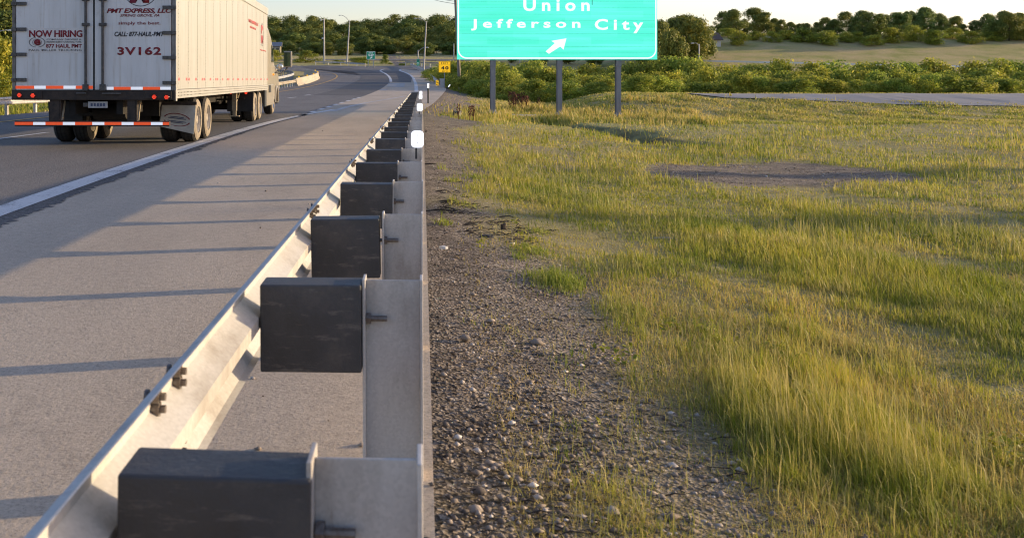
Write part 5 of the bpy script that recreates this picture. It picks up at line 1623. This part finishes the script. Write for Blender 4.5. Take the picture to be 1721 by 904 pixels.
def keep_dry(X, Y):
    g = 1 - gravel_mask(X, Y) * .93
    d = ss(bumps(X * .5 + 9, Y * .35 + 4), -.3, .8) * .55 + .12 + .35 * ss(Y, 34, 55)
    return np.where(on_paving(X, Y), 0, g * np.clip(d, 0, 1) * (1 - bare_mask(X, Y) * .8))
blades('grass', 620000, 1, (2.6, 95, -.02, .80), 'grass', keep_green, .035, .155, .8)
blades('dry_grass', 190000, 2, (2.6, 100, -.02, .80), 'grass_dry', keep_dry, .04, .24, .8, .8)
def keep_left(X, Y):
    return np.where(X > Xl(Y) - .9, 0, .8) * (X > -60)
blades('mound_grass', 260000, 12, (44, 100, .05, .85), 'grass', lambda X, Y: keep_green(X, Y) * .6, .05, .15, 1.0)
blades('mound_dry_grass', 140000, 13, (44, 100, .03, .85), 'grass_dry', lambda X, Y: np.clip(keep_dry(X, Y) * 1.2, 0, 1), .04, .13, .9, 1.0)
blades('verge_grass', 40000, 3, (30, 130, -.40, -.06), 'grass', keep_left, .1, .4, 1.3)
blades('thatch_grass', 520000, 21, (2.6, 60, -.02, .80), 'grass_dry', lambda X, Y: np.where(on_paving(X, Y), 0, (1 - gravel_mask(X, Y) * .9) * .62 * (1 - bare_mask(X, Y) * .7)), .02, .09, .75, 1.5)
blades('seed_grass', 16000, 22, (2.6, 40, .05, .80), 'grass_dry', lambda X, Y: keep_green(X, Y) * ss(bumps(X * .8, Y * .6), -.4, .6), .2, .38, .55, .35)
def weeds():
    g = random.Random(31); cl = []
    for i in range(2600):
        Y = 1 / (1 / 45 + (1 / 2.8 - 1 / 45) * g.random()); X = g.uniform(.12, .78) * Y
        gm = float(gravel_mask(np.array([X]), np.array([Y]))[0])
        if X < float(Xr(Y)) + .2 or g.random() < .1 + .85 * gm: continue
        if float(bumps(np.array([X * 1.1 + 5]), np.array([Y * .8]))[0]) < .1: continue
        r = g.uniform(.03, .085) * (1 + Y * .012)
        cl.append((X, Y, hz1(X, Y) + r * .45, r))
    q = leaf_cloud(77, cl, 5200, .016, up=.6)
    me = quads_mesh('weeds', q, M['leaf_lime']); o = bpy.data.objects.new('weeds', me); COL.objects.link(o); tag(o, kind='stuff')
weeds()
# taller seeding grass by the posts and along the gully
def keep_tall(X, Y):
    s = np.exp(-((X - 12.3) / 1.9) ** 2 - ((Y - 47) / 2.6) ** 2) + np.exp(-((X - 8.9) / .8) ** 2 - ((Y - 45.5) / 1.4) ** 2) + .8 * np.exp(-((X - 9.5) / 2.4) ** 2 - ((Y - 57) / 3) ** 2) + .5 * np.exp(-((X - 5.6) / 1.2) ** 2 - ((Y - 46) / 3) ** 2)
    for i in range(26):
        a, b3 = math.sin(i * 12.9898) * 43758.5453, math.sin(i * 78.233) * 24634.6345
        cx, cy = 9 + 18 * (a - math.floor(a)), 44 + 22 * (b3 - math.floor(b3))
        s = s + .5 * np.exp(-((X - cx) / .55) ** 2 - ((Y - cy) / .9) ** 2)
    return np.clip(s, 0, 1)
blades('tall_grass', 60000, 4, (38, 66, .06, .36), 'grass_dry', keep_tall, .12, .45, .9, .4)
blades('tuft_grass', 60000, 5, (38, 66, .06, .36), 'grass', keep_tall, .1, .34, 1.0, .5)
def stones():
    g = np.random.default_rng(9)
    n = 22000
    ya, yb = 2.3, 34
    Y = 1 / (1 / yb + (1 / ya - 1 / yb) * g.random(n))
    X = (-.15 + .75 * g.random(n)) * Y
    k = gravel_mask(X, Y)
    k = np.where(X < Xr(Y) + .02, .012 * (X > -3.4), k)
    m = g.random(n) < k
    X, Y = X[m], Y[m]; n = len(X)
    Z = np.where(X < Xr(Y) + .02, .006, hz(X, Y))
    s = np.maximum(.004 + .017 * g.random(n) ** 4, .0011 * Y * (.6 + .6 * g.random(n)))
    s = np.where(g.random(n) < .012, s * 2.2, s)
    oc = np.array([(1, 0, 0), (-1, 0, 0), (0, 1, 0), (0, -1, 0), (0, 0, 1), (0, 0, -1)], float)
    of = np.array([(0, 2, 4), (2, 1, 4), (1, 3, 4), (3, 0, 4), (2, 0, 5), (1, 2, 5), (3, 1, 5), (0, 3, 5)])
    V = oc[None] * (s[:, None] * (.6 + .8 * g.random((n, 6))))[:, :, None] * np.array([1.15, 1.0, .6])
    a = g.random(n) * 6.28
    ca, sa = np.cos(a)[:, None], np.sin(a)[:, None]
    V = np.stack([V[:, :, 0] * ca - V[:, :, 1] * sa, V[:, :, 0] * sa + V[:, :, 1] * ca, V[:, :, 2]], -1)
    V += np.stack([X, Y, Z + s * .2], 1)[:, None]
    lv = (np.arange(n)[:, None, None] * 6 + of[None]).reshape(-1).astype(np.int32)
    me = bpy.data.meshes.new('gravel')
    me.vertices.add(n * 6); me.vertices.foreach_set('co', V.astype(np.float32).ravel())
    me.loops.add(len(lv)); me.loops.foreach_set('vertex_index', lv)
    me.polygons.add(n * 8); me.polygons.foreach_set('loop_start', np.arange(0, n * 24, 3, dtype=np.int32))
    me.update(calc_edges=True); me.validate()
    mm, t, p = nodes_of('stone')
    gn = t.nodes.new('ShaderNodeNewGeometry')
    r = ramp(t, gn.outputs['Random Per Island'], [(0, (.08, .064, .052)), (.45, (.20, .16, .125)), (.8, (.31, .255, .205)), (.96, (.46, .40, .34)), (1, (.62, .58, .53))])
    t.links.new(r.outputs[0], p.inputs['Base Color']); p.inputs['Roughness'].default_value = .9
    me.materials.append(mm)
    o = bpy.data.objects.new('gravel', me); COL.objects.link(o); tag(o, kind='stuff')
stones()
def debris():
    g = random.Random(5); m = MB()
    for i in range(420):
        Y = 1 / (1 / 26 + (1 / 2.4 - 1 / 26) * g.random()); X = float(Xr(Y)) + .1 + g.random() ** 1.3 * (1.6 + .05 * Y)
        if gravel_mask(np.array([X]), np.array([Y]))[0] < .35: continue
        z = hz1(X, Y) + .008; a = g.gauss(0, .5); L = g.uniform(.010, .05) * (1 if g.random() < .92 else 2.2); r = g.uniform(.0015, .0045)
        d = Vector((math.cos(a), math.sin(a), g.uniform(-.05, .15))) * L
        p = Vector((X, Y, z)); m.path([p - d, p + Vector((0, 0, g.uniform(0, .012))) + Vector((-d.y, d.x, 0)) * g.uniform(-.2, .2), p + d], [r * .6, r, r * .5], 4)
    for px, py, n, sp in ((830, 386, 60, .16), (760, 342, 50, .2), (740, 322, 40, .2), (735, 352, 40, .15), (880, 372, 40, .16), (850, 365, 30, .2), (765, 352, 30, .12), (742, 300, 40, .25), (800, 372, 30, .2)):
        for i in range(int(n * .6)):
            Yc = (HC + .04) * F / (py - HY); Xc = GX(px, Yc)
            X, Y = Xc + g.gauss(0, sp), Yc + g.gauss(0, sp * 1.2)
            if X < float(Xr(Y)) + .08: continue
            z = hz1(X, Y) + .01; a = g.gauss(0, .6); L = g.uniform(.02, .09); r = g.uniform(.002, .007)
            d = Vector((math.cos(a), math.sin(a), g.uniform(-.05, .2))) * L; p = Vector((X, Y, z))
            m.path([p - d, p + Vector((0, 0, g.uniform(0, .02))), p + d], [r * .6, r, r * .5], 4)
    tag(m.build('debris', M['stick'], fix=False), kind='stuff')
debris()
def keep_spots(X, Y):
    s = 0 * X
    for px, py, r in ((785, 350, .13), (862, 355, .15), (848, 333, .10), (760, 310, .12), (748, 386, .07), (875, 434, .06), (880, 330, .2), (800, 300, .2), (745, 290, .12), (900, 420, .15), (940, 470, .2), (905, 384, .12)):
        Yc = (HC + .12) * F / (py - HY); Xc = GX(px, Yc)
        s = s + np.exp(-((X - Xc) / r) ** 2 - ((Y - Yc) / (r * 1.6)) ** 2)
    s = s + .035 * gravel_mask(X, Y) * ss(bumps(X * 2.7, Y * 2.0), .3, 1.0) * (X > Xr(Y) + .15)
    return np.clip(s, 0, 1)
blades('weed_grass', 260000, 8, (2.6, 22, .02, .22), 'grass', keep_spots, .03, .13, .8, .9)
# reddish dock stalks beyond the left sign post
def dock(seed):
    g = random.Random(seed); m = MB()
    m.tube((0, 0, -.1), (g.uniform(-.05, .05), 0, .62), .016, .008, 5)
    for i in range(46):
        z = .22 + .5 * i / 46; a = g.random() * 6.28; r = .055 * (1.1 - abs(z - .45))
        x, y = r * math.cos(a), r * math.sin(a); s = g.uniform(.016, .032)
        m.add([(x - s, y, z), (x, y - s, z + s * .5), (x + s, y, z), (x, y, z + s * 2), (x, y + s, z + s * .5)], [(0, 1, 3), (1, 2, 3), (2, 4, 3), (4, 0, 3)])
    return m
DK = [(858.5, 172), (866, 178), (870, 180), (875.5, 173), (879, 175), (884, 176), (888.5, 174), (881, 181), (864, 181), (906, 172), (789, 193), (796, 190), (770, 194)]
dm = [dock(i).build('dock_plant', M['dock'], fix=False) for i in range(3)]
for i, (px, py) in enumerate(DK):
    o = dm[i] if i < 3 else dm[i % 3].copy()
    if i >= 3: COL.objects.link(o)
    Y = 57 + (i % 4) * .7 if i < 10 else 40 + i * .2
    x = GX(px, Y); z = hz1(x, Y)
    o.location = (x, Y, z); o.rotation_euler = (rnd.uniform(-.12, .12), rnd.uniform(-.12, .12), rnd.random() * 6)
    s = (1.3 if i < 10 else .8) * rnd.uniform(.75, 1.15); o.scale = (s * 1.25, s * 1.25, s)
    tag(o, 'dried rust red dock stalk in the weeds right of the first sign post' if i < 10 else 'short rust brown weed stalk in front of the first sign post', 'weed', 'rust red dock stalks' if i < 10 else 'brown weed stalks')
# sticks, scraps, stones large enough to tell apart
def stick(px, py, ln, r, rz, label, mat='stick', bend=.1):
    Y = HC * F / (py - HY); x = GX(px, Y)
    Y = (HC - hz1(x, Y)) * F / (py - HY); x = GX(px, Y); z = hz1(x, Y)
    m = MB(); m.path([(-ln / 2, 0, .0), (-ln / 6, bend * ln * .4, .012), (ln / 5, -bend * ln * .3, .02), (ln / 2, 0, .004)], [r * .6, r, r * .9, r * .4], 6)
    o = m.build('stick', M[mat], smooth=True); o.location = (x, Y, z + r * .8); o.rotation_euler = (0, 0, rz); tag(o, label, 'stick')
stick(738, 356, .34, .008, .05, 'long dark twig lying on the gravel beside the guardrail')
stick(850, 366, .20, .007, -.1, 'thin dark twig on the gravel near a grass tuft')
stick(752, 340, .24, .009, -.4, 'short crooked dark twig on the upper gravel')
stick(742, 323, .22, .009, .3, 'small dark twig high up on the gravel strip')
stick(1113, 401, .32, .011, -.28, 'pale straight stick lying in the grass', 'board', .02)
stick(720, 278, .3, .012, .2, 'dark twig at the top of the gravel beside the rail')
def scrap(name, px, py, w, d, h, rz, mat, label, cat):
    Y = HC * F / (py - HY); x = GX(px, Y)
    Y = (HC - hz1(x, Y)) * F / (py - HY); x = GX(px, Y); z = hz1(x, Y)
    g = random.Random(int(px)); m = MB(); k = 9
    top = [(w / 2 * math.cos(6.283 * i / k) * g.uniform(.7, 1.1), d / 2 * math.sin(6.283 * i / k) * g.uniform(.7, 1.1)) for i in range(k)]
    m.add([(p[0], p[1], -.01) for p in top] + [(p[0] * .9, p[1] * .9, h * g.uniform(.6, 1.1)) for p in top] + [(0, 0, h)], [(i, (i + 1) % k, (i + 1) % k + k, i + k) for i in range(k)] + [(i + k, (i + 1) % k + k, 2 * k) for i in range(k)])
    o = m.build(name, M[mat]); o.location = (x, Y, z); o.rotation_euler = (0, 0, rz); tag(o, label, cat)
scrap('paper_scrap', 746, 416, .085, .06, .012, .2, 'paper', 'flat white scrap on the gravel close to the guardrail', 'litter')
scrap('paper_scrap', 861, 408, .05, .035, .01, .1, 'paper', 'tiny white scrap on the gravel left of the grass', 'litter')
scrap('wood_chip', 855, 455, .13, .03, .012, -.15, 'board', 'pale wood chip on the near gravel', 'wood chip')
scrap('tyre_scrap', 820, 398, .16, .07, .025, .0, 'block_black', 'dark rubber scrap on the gravel by the dry weeds', 'tyre scrap')
scrap('tyre_scrap', 846, 384, .10, .05, .06, .5, 'stick', 'small dark peaked scrap behind the rubber scrap', 'tyre scrap')
scrap('tyre_scrap', 768, 148.5, .5, .3, .25, .4, 'block_black', 'dark lump in the grass below the leaning utility pole', 'tyre scrap')

# slim roadside trees well to the right, whose long shadows streak the grass and the shoulder
for i, (x, y, w, h) in enumerate([(66, 23.2, 2.4, 9.5), (64, 26.4, 1.5, 10.5), (69, 29.0, 2.6, 8.8), (66, 33.5, 1.7, 10), (70, 20.0, 1.8, 9.5), (72, 37.6, 2.2, 8.0)]):
    plant(BIG[i % 3], 'tree', x, y, hz1(x, y) + h, w, 'slim tree standing well out on the grass beyond the right edge of the photo', 'tree', 'trees out on the grass')
